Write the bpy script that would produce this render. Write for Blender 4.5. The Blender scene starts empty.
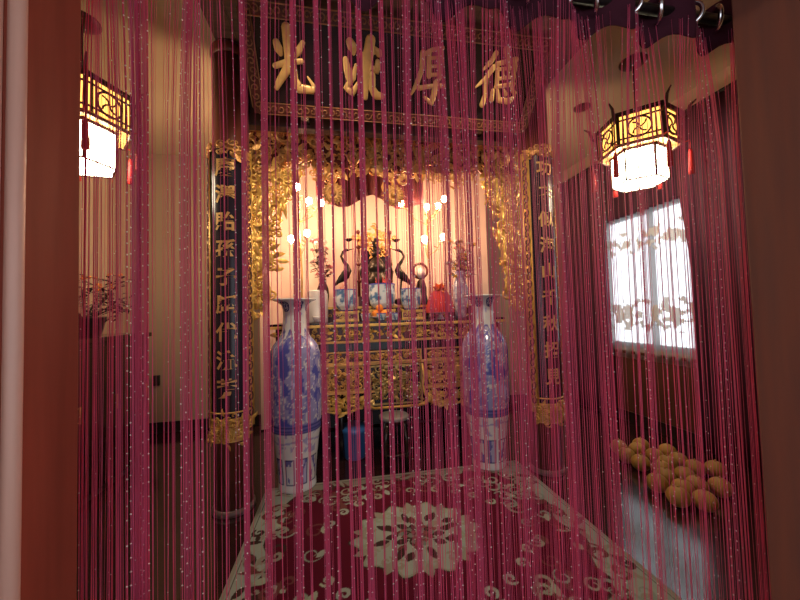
import bpy, math, random
import numpy as np
from mathutils import Vector, noise

sc = bpy.context.scene
COL = sc.collection
PI = math.pi
rng = random.Random(7)

# ------------------------------------------------------------------ camera, sky, exposure
F_PX = 330.0
CAM_H = 1.35
ROLL = math.radians(1.6)
YAW = math.atan(59 / F_PX)
PITCH = math.atan(12 / F_PX)
Fv = Vector((math.sin(YAW) * math.cos(PITCH), math.cos(YAW) * math.cos(PITCH), math.sin(PITCH)))
R0 = Vector((math.cos(YAW), -math.sin(YAW), 0))
U0 = R0.cross(Fv)
Rv = R0 * math.cos(ROLL) - U0 * math.sin(ROLL)
Uv = R0 * math.sin(ROLL) + U0 * math.cos(ROLL)
CAM = Vector((0, 0, CAM_H))

cam_d = bpy.data.cameras.new('camera')
cam_d.sensor_fit = 'HORIZONTAL'
cam_d.sensor_width = 36.0
cam_d.lens = F_PX * 36.0 / 800.0
cam_d.clip_start = 0.02
cam = bpy.data.objects.new('camera', cam_d)
COL.objects.link(cam)
from mathutils import Matrix
M = Matrix((Rv, Uv, -Fv)).transposed().to_4x4()
M.translation = CAM
cam.matrix_world = M
sc.camera = cam

world = bpy.data.worlds.new('daylight')
sc.world = world
world.use_nodes = True
bg = world.node_tree.nodes['Background']
bg.inputs['Color'].default_value = (0.86, 0.93, 1.0, 1)
bg.inputs['Strength'].default_value = 0.72

sc.view_settings.view_transform = 'Standard'
sc.view_settings.look = 'None'
sc.view_settings.gamma = 1.0
sc.view_settings.exposure = 1.38
sc.view_settings.use_curve_mapping = False
sc.cycles.use_denoising = True
sc.cycles.caustics_reflective = False
sc.cycles.caustics_refractive = False
sc.cycles.sample_clamp_indirect = 4.0

LANTERN_WHITE = 10.0
LANTERN_AMBER = 1.1
BULB = 110.0


# two warm fill spots added to brighten the altar front, without fixtures
for sx in (-.25, 1.2):
    ld = bpy.data.lights.new('added_fill_spot', 'SPOT')
    ld.energy = 30; ld.color = (1.0, .76, .50); ld.spot_size = math.radians(75); ld.spot_blend = .7; ld.shadow_soft_size = .05
    lo = bpy.data.objects.new('added_fill_spot', ld); COL.objects.link(lo)
    lo.location = (sx, 1.45, 3.28)
    lo.rotation_euler = (Vector((.49 + (sx - .49) * .5, 3.0, 1.75)) - Vector(lo.location)).to_track_quat('-Z', 'Y').to_euler()


def ray(px, py):
    return Fv + Rv * ((px - 400) / F_PX) + Uv * ((300 - py) / F_PX)


def atY(px, py, Y):
    d = ray(px, py)
    return CAM + d * (Y / d.y)


def atX(px, py, X):
    d = ray(px, py)
    return CAM + d * (X / d.x)


def atZ(px, py, Z=0.0):
    d = ray(px, py)
    return CAM + d * ((Z - CAM_H) / d.z)


# ------------------------------------------------------------------ mesh helper
class MB:
    def __init__(self):
        self.v, self.f, self.m, self.s = [], [], [], []

    def face(self, idx, m=0, s=False):
        self.f.append(tuple(idx)); self.m.append(m); self.s.append(s)

    def box(self, x0, y0, z0, x1, y1, z1, m=0):
        b = len(self.v)
        self.v += [(x0, y0, z0), (x1, y0, z0), (x1, y1, z0), (x0, y1, z0), (x0, y0, z1), (x1, y0, z1), (x1, y1, z1), (x0, y1, z1)]
        for q in ((0, 3, 2, 1), (4, 5, 6, 7), (0, 1, 5, 4), (1, 2, 6, 5), (2, 3, 7, 6), (3, 0, 4, 7)):
            self.face([b + i for i in q], m)
        return self

    def cbox(self, c, sx, sy, sz, m=0):
        return self.box(c[0] - sx / 2, c[1] - sy / 2, c[2] - sz / 2, c[0] + sx / 2, c[1] + sy / 2, c[2] + sz / 2, m)

    def frame(self, x0, z0, x1, z1, y0, y1, t, m=0):
        self.box(x0, y0, z0, x1, y1, z0 + t, m); self.box(x0, y0, z1 - t, x1, y1, z1, m)
        self.box(x0, y0, z0 + t, x0 + t, y1, z1 - t, m); self.box(x1 - t, y0, z0 + t, x1, y1, z1 - t, m)
        return self

    def tube(self, pts, r, n=6, m=0, s=True, cap=True, ref=None, flat=1.0, closed=False):
        """tube along pts; flat scales the section along the axis nearest ref"""
        pts = [Vector(p) for p in pts]
        k = len(pts)
        rr = list(r) if hasattr(r, '__len__') else [r] * k
        b = len(self.v)
        ref = Vector(ref) if ref is not None else None
        prev = None
        for i, p in enumerate(pts):
            if closed:
                t = pts[(i + 1) % k] - pts[i - 1]
            else:
                t = pts[min(i + 1, k - 1)] - pts[max(i - 1, 0)]
            if t.length < 1e-9: t = Vector((0, 0, 1))
            t.normalize()
            if ref is not None:
                a = ref - t * ref.dot(t)
                if a.length < 1e-5: a = t.orthogonal()
            elif prev is None:
                a = t.orthogonal()
            else:
                a = prev - t * prev.dot(t)
                if a.length < 1e-6: a = t.orthogonal()
            a.normalize(); prev = a
            c = t.cross(a)
            for j in range(n):
                w = 2 * PI * j / n
                q = p + a * (math.cos(w) * rr[i] * flat) + c * (math.sin(w) * rr[i])
                self.v.append(tuple(q))
        for i in range(k if closed else k - 1):
            i2 = (i + 1) % k
            for j in range(n):
                j2 = (j + 1) % n
                self.face((b + i * n + j, b + i * n + j2, b + i2 * n + j2, b + i2 * n + j), m, s)
        if cap and not closed:
            self.face([b + j for j in range(n)][::-1], m, s)
            self.face([b + (k - 1) * n + j for j in range(n)], m, s)
        return self

    def lathe(self, prof, n=24, c=(0, 0, 0), m=0, s=True, cap=True, rot=0.0, sx=1.0, sy=1.0):
        b = len(self.v); k = len(prof)
        for (r, z) in prof:
            for j in range(n):
                w = rot + 2 * PI * j / n
                self.v.append((c[0] + math.cos(w) * r * sx, c[1] + math.sin(w) * r * sy, c[2] + z))
        for i in range(k - 1):
            for j in range(n):
                j2 = (j + 1) % n
                self.face((b + i * n + j, b + i * n + j2, b + (i + 1) * n + j2, b + (i + 1) * n + j), m, s)
        if cap:
            self.face([b + j for j in range(n)][::-1], m, False)
            self.face([b + (k - 1) * n + j for j in range(n)], m, False)
        return self

    def ball(self, c, r, nu=10, nv=7, m=0, sc3=(1, 1, 1), s=True):
        prof = []
        b = len(self.v)
        self.v.append((c[0], c[1], c[2] - r * sc3[2]))
        for i in range(1, nv):
            a = -PI / 2 + PI * i / nv
            for j in range(nu):
                w = 2 * PI * j / nu
                self.v.append((c[0] + r * sc3[0] * math.cos(a) * math.cos(w), c[1] + r * sc3[1] * math.cos(a) * math.sin(w), c[2] + r * sc3[2] * math.sin(a)))
        t = len(self.v)
        self.v.append((c[0], c[1], c[2] + r * sc3[2]))
        for j in range(nu):
            j2 = (j + 1) % nu
            self.face((b, b + 1 + j2, b + 1 + j), m, s)
            for i in range(nv - 2):
                p = b + 1 + i * nu
                self.face((p + j, p + j2, p + nu + j2, p + nu + j), m, s)
            p = b + 1 + (nv - 2) * nu
            self.face((p + j, p + j2, t), m, s)
        return self

    def octa(self, c, r, m=0):
        x, y, z = c
        b = len(self.v)
        self.v += [(x - r, y, z), (x + r, y, z), (x, y - r, z), (x, y + r, z), (x, y, z - r), (x, y, z + r)]
        for q in ((0, 2, 5), (2, 1, 5), (1, 3, 5), (3, 0, 5), (2, 0, 4), (1, 2, 4), (3, 1, 4), (0, 3, 4)):
            self.face([b + i for i in q], m, True)

    def leaf(self, p, d, nrm, L, W, m=0, bend=0.2):
        p, d, nrm = Vector(p), Vector(d).normalized(), Vector(nrm)
        sd = d.cross(nrm)
        if sd.length < 1e-5: sd = d.orthogonal()
        sd.normalize(); nn = sd.cross(d)
        b = len(self.v)
        pts = [p, p + d * L * .35 + sd * W / 2, p + d * L * .35 + nn * (W * .25), p + d * L * .35 - sd * W / 2,
               p + d * L * .72 + sd * W * .38 - nn * L * bend * .3, p + d * L * .72 - nn * L * bend * .1, p + d * L * .72 - sd * W * .38 - nn * L * bend * .3, p + d * L - nn * L * bend]
        self.v += [tuple(q) for q in pts]
        for q in ((0, 1, 2), (0, 2, 3), (1, 4, 5, 2), (2, 5, 6, 3), (4, 7, 5), (5, 7, 6)):
            self.face([b + i for i in q], m, True)

    def prism(self, poly, y0, y1, m=0):
        """poly: (x, z) outline, extruded along y"""
        b = len(self.v); n = len(poly)
        self.v += [(x, y0, z) for x, z in poly] + [(x, y1, z) for x, z in poly]
        self.face([b + i for i in range(n)], m)
        self.face([b + n + i for i in range(n)][::-1], m)
        for i in range(n):
            j = (i + 1) % n
            self.face((b + i, b + n + i, b + n + j, b + j), m)

    def grid(self, fn, nu, nv, m=0, s=True):
        b = len(self.v)
        for i in range(nu + 1):
            for j in range(nv + 1):
                self.v.append(tuple(fn(i / nu, j / nv)))
        for i in range(nu):
            for j in range(nv):
                a = b + i * (nv + 1) + j
                self.face((a, a + nv + 1, a + nv + 2, a + 1), m, s)
        return self

    def mesh(self, name, mats):
        me = bpy.data.meshes.new(name)
        me.from_pydata(self.v, [], self.f)
        for mm in (mats if isinstance(mats, (list, tuple)) else [mats]):
            me.materials.append(mm)
        me.polygons.foreach_set('material_index', self.m)
        me.polygons.foreach_set('use_smooth', self.s)
        me.update()
        return me


def link(name, me, parent=None, loc=(0, 0, 0), rz=0.0):
    o = bpy.data.objects.new(name, me)
    COL.objects.link(o)
    o.location = loc
    o.rotation_euler = (0, 0, rz)
    if parent is not None: o.parent = parent
    return o


def part(name, mb, mats, parent, label=None, bevel=0, solid=0, stuff=False):
    o = link(name, mb.mesh(name, mats), parent)
    if label: o['label'] = label
    if stuff: o['kind'] = 'stuff'
    if solid:
        s = o.modifiers.new('solid', 'SOLIDIFY'); s.thickness = solid; s.offset = 0
    if bevel:
        b = o.modifiers.new('bevel', 'BEVEL'); b.width = bevel; b.segments = 2; b.limit_method = 'ANGLE'
    return o


def tag(o, label, cat, group=None):
    o['label'] = label; o['category'] = cat
    if group: o['group'] = group
    return o


def thing(name, label, cat, loc=(0, 0, 0), group=None, rz=0.0):
    return tag(link(name, None, None, loc, rz), label, cat, group)


def single(name, mb, mats, label, cat, loc=(0, 0, 0), group=None, rz=0.0, bevel=0, solid=0):
    o = part(name, mb, mats, None, None, bevel, solid)
    o.location = loc; o.rotation_euler = (0, 0, rz)
    return tag(o, label, cat, group)


def struct(name, mb, mats, parent=None, bevel=0):
    o = part(name, mb, mats, parent, None, bevel)
    if parent is None: o['kind'] = 'structure'
    return o


def dup(root, loc, label, rz=None, scale=None):
    c = root.copy(); COL.objects.link(c)
    c.location = loc; c['label'] = label
    if rz is not None: c.rotation_euler = (0, 0, rz)
    if scale is not None: c.scale = scale
    for ch in list(root.children):
        k = ch.copy(); COL.objects.link(k); k.parent = c
        for g in list(ch.children):
            q = g.copy(); COL.objects.link(q); q.parent = k
    return c


# ------------------------------------------------------------------ materials
def mat(name, col, rough=0.5, metal=0.0, var=0.0, scale=8.0, stretch=(1, 1, 1), bump=0.0, bscale=30.0, col2=None, emit=None, es=0.0, coat=0.0, attr=None, spec=None, trans=None):
    m = bpy.data.materials.new(name); m.use_nodes = True
    nt = m.node_tree; N = nt.nodes; L = nt.links
    p = N['Principled BSDF']
    p.inputs['Base Color'].default_value = (*col, 1)
    p.inputs['Roughness'].default_value = rough
    p.inputs['Metallic'].default_value = metal
    if coat:
        p.inputs['Coat Weight'].default_value = coat; p.inputs['Coat Roughness'].default_value = 0.08
    if spec is not None: p.inputs['Specular IOR Level'].default_value = spec
    tc = N.new('ShaderNodeTexCoord')
    if attr:
        a = N.new('ShaderNodeAttribute'); a.attribute_name = attr
        L.new(a.outputs['Color'], p.inputs['Base Color'])
    elif var or col2:
        mp = N.new('ShaderNodeMapping'); mp.inputs['Scale'].default_value = stretch
        L.new(tc.outputs['Object'], mp.inputs['Vector'])
        nz = N.new('ShaderNodeTexNoise'); nz.inputs['Scale'].default_value = scale; nz.inputs['Detail'].default_value = 5
        L.new(mp.outputs['Vector'], nz.inputs['Vector'])
        cr = N.new('ShaderNodeValToRGB')
        c2 = col2 or tuple(max(0, c * (1 - var)) for c in col)
        cr.color_ramp.elements[0].position = 0.3; cr.color_ramp.elements[1].position = 0.7
        cr.color_ramp.elements[0].color = (*c2, 1); cr.color_ramp.elements[1].color = (*col, 1)
        L.new(nz.outputs['Fac'], cr.inputs['Fac']); L.new(cr.outputs['Color'], p.inputs['Base Color'])
    if bump:
        nb = N.new('ShaderNodeTexNoise'); nb.inputs['Scale'].default_value = bscale; nb.inputs['Detail'].default_value = 3
        L.new(tc.outputs['Object'], nb.inputs['Vector'])
        bp = N.new('ShaderNodeBump'); bp.inputs['Strength'].default_value = bump; bp.inputs['Distance'].default_value = 0.01
        L.new(nb.outputs['Fac'], bp.inputs['Height']); L.new(bp.outputs['Normal'], p.inputs['Normal'])
    if emit:
        p.inputs['Emission Color'].default_value = (*emit, 1); p.inputs['Emission Strength'].default_value = es
    if trans is not None:
        # cloth that lets part of the light through
        tr = N.new('ShaderNodeBsdfTranslucent'); tr.inputs['Color'].default_value = (*col, 1)
        mx = N.new('ShaderNodeMixShader'); mx.inputs['Fac'].default_value = trans
        L.new(p.outputs[0], mx.inputs[1]); L.new(tr.outputs[0], mx.inputs[2])
        L.new(mx.outputs[0], N['Material Output'].inputs['Surface'])
    return m


M_CREAM = mat('cream_paint', (0.40, 0.29, 0.22), 0.8, var=0.06, scale=1.5)
M_CEIL = mat('ceiling_paint', (0.50, 0.40, 0.28), 0.85, var=0.05, scale=2)
M_SKIRT = mat('dark_skirting', (0.02, 0.012, 0.012), 0.35)
M_SOFFIT = mat('brown_boards', (0.16, 0.085, 0.07), 0.5, var=0.4, scale=4, stretch=(1, 12, 1))
M_JAMB = mat('varnished_red_wood', (0.30, 0.055, 0.030), 0.6, spec=0.25, col2=(0.22, 0.038, 0.020), scale=5, stretch=(6, 6, .5))
M_JAMB_R = mat('varnished_brown_wood', (0.19, 0.065, 0.040), 0.6, spec=0.25, col2=(0.14, 0.055, 0.04), scale=5, stretch=(6, 6, .5))
M_MOULD = mat('daylit_mould_wood', (0.72, 0.40, 0.31), 0.4, var=0.25, scale=4, stretch=(8, 8, .4))  # pale tone carries the daylight and sheen on the jamb edge
M_COLUMN = mat('column_lacquer', (0.20, 0.055, 0.035), 0.3, col2=(0.14, 0.035, 0.025), scale=4, stretch=(5, 5, .4))
M_STONE = mat('stone_base', (0.17, 0.12, 0.11), 0.35, var=0.25, scale=20)
M_GOLD = mat('gilding', (0.92, 0.56, 0.14), 0.36, metal=0.45, var=0.35, scale=25, bump=0.3, bscale=60)
M_GOLD2 = mat('old_gilding', (0.88, 0.46, 0.15), 0.42, metal=0.35, var=0.45, scale=18, bump=0.3, bscale=60)
M_GOLDP = mat('gold_paint', (0.85, 0.52, 0.20), 0.4, metal=0.3, var=0.2, scale=20)
M_LACQ = mat('black_lacquer', (0.016, 0.008, 0.012), 0.25)
M_LACQB = mat('blue_black_lacquer', (0.018, 0.013, 0.03), 0.22)
M_REDLACQ = mat('red_lacquer', (0.11, 0.012, 0.010), 0.3, var=0.3, scale=10)
M_MAROON = mat('maroon_cloth', (0.10, 0.012, 0.018), 0.8, var=0.3, scale=12)
M_BRONZE = mat('dark_bronze', (0.045, 0.035, 0.03), 0.35, metal=0.8, var=0.4, scale=20)
M_PORC = mat('porcelain', (0.78, 0.80, 0.84), 0.15, attr='paint')
M_WHITE = mat('white_porcelain', (0.82, 0.80, 0.82), 0.15)
M_SILVER = mat('silver_plate', (0.72, 0.70, 0.72), 0.25, metal=0.6)
M_RUG = mat('rug_pile', (0.3, 0.02, 0.04), 0.95, attr='paint', spec=0.1)
M_DARKWOOD = mat('dark_wood', (0.035, 0.014, 0.014), 0.18, var=0.4, scale=6, stretch=(1, 1, 8), coat=0.4)
M_DRAPE = mat('plum_drape', (0.085, 0.018, 0.045), 0.75, var=0.3, scale=10, stretch=(4, 4, .3), trans=0.12)
M_STRING = mat('magenta_string', (0.80, 0.125, 0.27), 0.45, var=0.25, scale=6, trans=0.42)
M_HEADER = mat('plum_header', (0.065, 0.014, 0.026), 0.8, spec=0.1, var=0.25, scale=12, trans=0.15)
M_BEAD = mat('glass_bead', (0.98, 0.86, 0.84), 0.08, spec=1.0)
M_CHROME = mat('chrome', (0.75, 0.72, 0.75), 0.12, metal=1.0)
M_DARKMETAL = mat('dark_metal', (0.02, 0.015, 0.015), 0.35, metal=0.5)
M_LFRAME = mat('lantern_wood', (0.05, 0.014, 0.008), 0.4)
M_LWHITE = mat('lit_white_shade', (0.9, 0.88, 0.8), 0.6, emit=(1.0, 0.90, 0.62), es=LANTERN_WHITE)
M_LAMBER = mat('lit_amber_panel', (0.85, 0.6, 0.25), 0.6, emit=(1.0, 0.47, 0.09), es=LANTERN_AMBER)
M_TASSEL = mat('red_tassel', (0.5, 0.015, 0.015), 0.7)
M_BULB = mat('lit_bulb', (1, 0.9, 0.7), 0.4, emit=(1.0, 0.62, 0.35), es=BULB)
M_PETALP = mat('pink_petal', (0.75, 0.28, 0.32), 0.6, var=0.3, scale=30)
M_PETALY = mat('yellow_petal', (0.85, 0.55, 0.06), 0.6, var=0.3, scale=30)
M_PETALW = mat('white_petal', (0.85, 0.72, 0.70), 0.6)
M_LEAF = mat('dark_leaf', (0.035, 0.07, 0.025), 0.5, var=0.4, scale=20)
M_LEAFP = mat('plum_leaf', (0.07, 0.02, 0.03), 0.5, var=0.4, scale=20)
M_ORANGE = mat('orange_skin', (0.85, 0.26, 0.03), 0.45, bump=0.2, bscale=150)
M_POMELO = mat('pomelo_skin', (0.48, 0.28, 0.07), 0.5, var=0.25, scale=9, bump=0.25, bscale=120)
M_REDPAPER = mat('red_paper', (0.75, 0.06, 0.05), 0.6, var=0.2, scale=12)
M_BLUE = mat('blue_plastic', (0.03, 0.14, 0.42), 0.35)
M_PLASTIC = mat('dark_plastic', (0.02, 0.015, 0.015), 0.5)
M_WFRAME = mat('window_wood', (0.10, 0.035, 0.025), 0.4)


def floor_mat():
    m = bpy.data.materials.new('dark_floor_boards'); m.use_nodes = True
    nt = m.node_tree; N = nt.nodes; L = nt.links; p = N['Principled BSDF']
    tc = N.new('ShaderNodeTexCoord')
    br = N.new('ShaderNodeTexBrick')
    br.inputs['Color1'].default_value = (0.030, 0.011, 0.013, 1); br.inputs['Color2'].default_value = (0.042, 0.016, 0.017, 1)
    br.inputs['Mortar'].default_value = (0.008, 0.004, 0.004, 1)
    br.inputs['Scale'].default_value = 1.0; br.inputs['Mortar Size'].default_value = 0.003
    br.inputs['Brick Width'].default_value = 0.9; br.inputs['Row Height'].default_value = 0.12
    L.new(tc.outputs['Object'], br.inputs['Vector']); L.new(br.outputs['Color'], p.inputs['Base Color'])
    nz = N.new('ShaderNodeTexNoise'); nz.inputs['Scale'].default_value = 6
    L.new(tc.outputs['Object'], nz.inputs['Vector'])
    mr = N.new('ShaderNodeMapRange'); mr.inputs['To Min'].default_value = 0.1; mr.inputs['To Max'].default_value = 0.2
    L.new(nz.outputs['Fac'], mr.inputs['Value']); L.new(mr.outputs['Result'], p.inputs['Roughness'])
    p.inputs['Specular IOR Level'].default_value = 0.8
    return m


def glass_mat():
    m = bpy.data.materials.new('window_glass'); m.use_nodes = True
    nt = m.node_tree; N = nt.nodes; L = nt.links
    N.remove(N['Principled BSDF'])
    t = N.new('ShaderNodeBsdfTransparent'); g = N.new('ShaderNodeBsdfGlossy'); g.inputs['Roughness'].default_value = 0.02
    lw = N.new('ShaderNodeLayerWeight'); lw.inputs['Blend'].default_value = 0.04
    mx = N.new('ShaderNodeMixShader')
    L.new(lw.outputs['Fresnel'], mx.inputs['Fac']); L.new(t.outputs[0], mx.inputs[1]); L.new(g.outputs[0], mx.inputs[2])
    L.new(mx.outputs[0], N['Material Output'].inputs['Surface'])
    return m


def sheer_mat():
    """white voile; the embroidered flower bands let less light through"""
    m = bpy.data.materials.new('white_voile'); m.use_nodes = True
    nt = m.node_tree; N = nt.nodes; L = nt.links
    N.remove(N['Principled BSDF'])
    tr = N.new('ShaderNodeBsdfTransparent'); tr.inputs['Color'].default_value = (1, 1, 1, 1)
    tl = N.new('ShaderNodeBsdfTranslucent'); tl.inputs['Color'].default_value = (0.95, 0.95, 0.95, 1)
    df = N.new('ShaderNodeBsdfDiffuse'); df.inputs['Color'].default_value = (0.55, 0.55, 0.58, 1)
    a = N.new('ShaderNodeMixShader'); a.inputs['Fac'].default_value = 0.3
    L.new(tr.outputs[0], a.inputs[1]); L.new(tl.outputs[0], a.inputs[2])
    at = N.new('ShaderNodeAttribute'); at.attribute_name = 'paint'
    b = N.new('ShaderNodeMixShader')
    L.new(at.outputs['Fac'], b.inputs['Fac']); L.new(a.outputs[0], b.inputs[1]); L.new(df.outputs[0], b.inputs[2])
    L.new(b.outputs[0], N['Material Output'].inputs['Surface'])
    return m


M_FLOOR = floor_mat(); M_GLASS = glass_mat(); M_SHEER = sheer_mat()
M_PORCH = mat('porch_tile', (0.25, 0.14, 0.11), 0.6, var=0.2, scale=3)


def paint(me, cols):
    at = me.color_attributes.new('paint', 'FLOAT_COLOR', 'POINT')
    at.data.foreach_set('color', np.asarray(cols, dtype=np.float32).ravel())


# ------------------------------------------------------------------ room shell
XL, XR, YB, ZC = -2.27, 3.27, 4.40, 3.35
YF0, YF1 = 0.44, 0.72          # front wall thickness
JL, JR, JT = -0.485, 1.10, 2.62  # doorway
T = 0.15
WY0, WY1, WZ0, WZ1 = 2.42, 3.66, 0.86, 2.42
struct('floor', MB().box(XL, YF0, -0.1, XR, YB, 0), M_FLOOR)
struct('ceiling', MB().box(XL - T, YF0, ZC, XR + T, YB + T, ZC + 0.1), M_CEIL)
struct('wall_back', MB().box(XL - T, YB, -0.1, XR + T, YB + T, ZC), M_CREAM)
struct('wall_left', MB().box(XL - T, YF0, -0.1, XL, YB, ZC), M_CREAM)
w = MB()
w.box(XR, YF0, -0.1, XR + T, WY0, ZC); w.box(XR, WY1, -0.1, XR + T, YB, ZC)
w.box(XR, WY0, -0.1, XR + T, WY1, WZ0); w.box(XR, WY0, WZ1, XR + T, WY1, ZC)
struct('wall_right', w, M_CREAM)
w = MB()
w.box(XL, YF0, 0, JL - 0.14, YF1, ZC); w.box(JR + 0.14, YF0, 0, XR, YF1, ZC); w.box(JL - 0.14, YF0, JT + 0.14, JR + 0.14, YF1, ZC)
struct('wall_front', w, M_CREAM)
struct('trim_1', MB().box(JL - 0.14, YF0 + .13, 0, JL, YF1, JT + .14), M_JAMB, bevel=0.006)
struct('trim_2', MB().box(JR, YF0, 0, JR + 0.14, YF1, JT + .14), M_JAMB_R, bevel=0.006)
struct('trim_3', MB().box(JL, YF0 + .1, JT, JR, YF1, JT + 0.14), M_JAMB, bevel=0.006)
w = MB()
w.box(JL - 0.14, YF0 - 0.03, 0, JL + 0.004, YF0 + .13, JT + .14)
w.tube([(JL + 0.002, YF0 + 0.146, 0), (JL + 0.002, YF0 + 0.146, JT)], 0.012, 14)
struct('trim_4', w, M_MOULD, bevel=0.01)
struct('added_shade_roof', MB().box(-4, -3.6, 2.72, 5, YF0, 2.82), M_SOFFIT)  # unseen roof added to cut the daylight reaching the doorway
struct('floor_porch', MB().box(-4, -3.6, -0.12, 5, YF0, 0), M_PORCH)
# boards between and before the columns
w = MB()
for i in range(18):
    x = -0.84 + i * 0.149
    w.box(x, 0.73, ZC - 0.03, x + 0.145, 2.66, ZC)
struct('trim_5', w, M_SOFFIT)
struct('trim_6', MB().box(-0.84, 2.66, 2.83, 1.82, 2.74, ZC), M_SOFFIT, bevel=0.004)
struct('baseboard_back', MB().box(XL, YB - 0.02, 0, XR, YB, 0.13), M_SKIRT, bevel=0.004)
struct('baseboard_left', MB().box(XL, YF1, 0, XL + 0.02, YB - 0.02, 0.13), M_SKIRT, bevel=0.004)
struct('baseboard_right', MB().box(XR - 0.02, YF1, 0, XR, YB - 0.02, 0.13), M_SKIRT, bevel=0.004)

w = MB()
for i in range(24):
    y = YF1 + i * (YB - YF1) / 24
    w.box(XR - .012, y + .002, .13, XR, y + (YB - YF1) / 24 - .002, .80)
w.box(XR - .03, YF1, .80, XR, YB, .83)
struct('trim_7', w, M_WFRAME)
# window
wf = MB()
x0, x1 = XR + 0.03, XR + 0.09
wf.box(x0, WY0, WZ0, x1, WY1, WZ0 + .06); wf.box(x0, WY0, WZ1 - .06, x1, WY1, WZ1)
for y in (WY0, (WY0 + WY1) / 2 - .03, WY1 - .06):
    wd_ = .06 if y != (WY0 + WY1) / 2 - .03 else .03
    wf.box(x0, y, WZ0 + .06, x1, y + wd_, WZ1 - .06)
win = struct('window_1', wf, M_WFRAME, bevel=0.004)
gl = MB()
gl.box(XR + .055, WY0 + .06, WZ0 + .06, XR + .061, (WY0 + WY1) / 2 - .03, WZ1 - .06)
part('pane', gl, M_GLASS, win)
gl = MB()
gl.box(XR + .055, (WY0 + WY1) / 2, WZ0 + .06, XR + .061, WY1 - .06, WZ1 - .06)
part('pane', gl, M_GLASS, win)

# ------------------------------------------------------------------ columns
COLS = ((-0.775, 2.57), (1.675, 2.57))


def column(loc, label):
    t = thing('column', label, 'column', (loc[0], loc[1], 0), 'round lacquered columns')
    part('base', MB().lathe([(0.140, 0), (0.140, 0.02), (0.136, 0.035), (0.128, 0.04)], 40), M_STONE, t)
    part('shaft', MB().lathe([(0.127, 0.04), (0.127, 1.2), (0.125, 2.4), (0.12, 3.25)], 40), M_COLUMN, t)
    part('capital', MB().lathe([(0.121, 3.24), (0.135, 3.26), (0.135, 3.3), (0.125, 3.32)], 40), M_COLUMN, t)
    return t


column(COLS[0], 'round dark red column behind the left couplet board, nearer the white wall')
column(COLS[1], 'round dark red column behind the right couplet board, nearer the bright window')

# ------------------------------------------------------------------ carving tools


def scroll(mb, x, z, r, sgn, start, y, th, turns=1.3, n=13, m=0):
    pts, rad = [], []
    for i in range(n):
        t = i / (n - 1)
        a = start + sgn * t * turns * 2 * PI
        q = r * (1 - 0.82 * t)
        pts.append((x + math.cos(a) * q, y - 0.35 * r * math.sin(t * PI), z + math.sin(a) * q))
        rad.append(th * (0.35 + 0.85 * math.sin(PI * min(1, t * 0.8 + 0.15))))
    mb.tube(pts, rad, 5, m=m, ref=(0, 1, 0))


def carve(mb, inside, bbox, n, r0, r1, y, R, thf=0.22, leaves=True, m=0):
    x0, z0, x1, z1 = bbox
    k = 0; tries = 0
    while k < n and tries < n * 30:
        tries += 1
        x, z = R.uniform(x0, x1), R.uniform(z0, z1)
        if not inside(x, z): continue
        r = R.uniform(r0, r1)
        yy = y + R.uniform(-.5, .5) * r
        if leaves and R.random() < 0.45:
            a = R.uniform(0, 2 * PI)
            mb.leaf((x, yy, z), (math.cos(a), R.uniform(-.5, .2), math.sin(a)), (R.uniform(-.4, .4), -1, R.uniform(-.4, .4)), r * 2.4, r * 1.0, m, bend=R.uniform(-.3, .5))
        else:
            scroll(mb, x, z, r, R.choice((-1, 1)), R.uniform(0, 2 * PI), yy, r * thf, R.uniform(0.8, 1.5), m=m)
        k += 1


# ------------------------------------------------------------------ name plaque with four characters
PB, PT = Vector((0.475, 2.46, 2.85)), Vector((0.475, 2.10, 3.26))
PV = (PT - PB); PH = PV.length; PV.normalize()
PU = Vector((1, 0, 0))
PN = PU.cross(PV)              # faces out and down toward the door
if PN.y > 0: PN = -PN


def plq(u, v, n=0.0):
    return PU * u + PV * v + PN * n


def plq_from_px(px, py, n=0.0):
    d = ray(px, py)
    o = PB + PN * n
    t = (o - CAM).dot(PN) / d.dot(PN)
    q = CAM + d * t - o
    return q.dot(PU), q.dot(PV)


t_pl = thing('name_plaque', 'tilted black plaque with four raised gold characters high above the altar', 'plaque', PB)
HW = 1.03
b = MB()
b.grid(lambda i, j: plq((-1 + 2 * i) * HW, j * PH, 0.0), 1, 1, s=False)
b.grid(lambda i, j: plq((1 - 2 * i) * HW, j * PH, -0.03), 1, 1, s=False)
part('board', b, M_LACQ, t_pl)


def bar(mb, a, c, wd, th, m=0):
    """flat bar on the plaque from a=(u,v) to c=(u,v)"""
    a, c = Vector(a), Vector(c)
    d = (c - a).normalized(); s = Vector((-d.y, d.x)) * (wd / 2)
    q = [a - s, c - s, c + s, a + s]
    b0 = len(mb.v)
    for h in (-0.03, th):
        mb.v += [tuple(plq(k.x, k.y, h)) for k in q]
    for f in ((0, 1, 2, 3), (7, 6, 5, 4), (0, 4, 5, 1), (1, 5, 6, 2), (2, 6, 7, 3), (3, 7, 4, 0)):
        mb.face([b0 + i for i in f], m)


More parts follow.
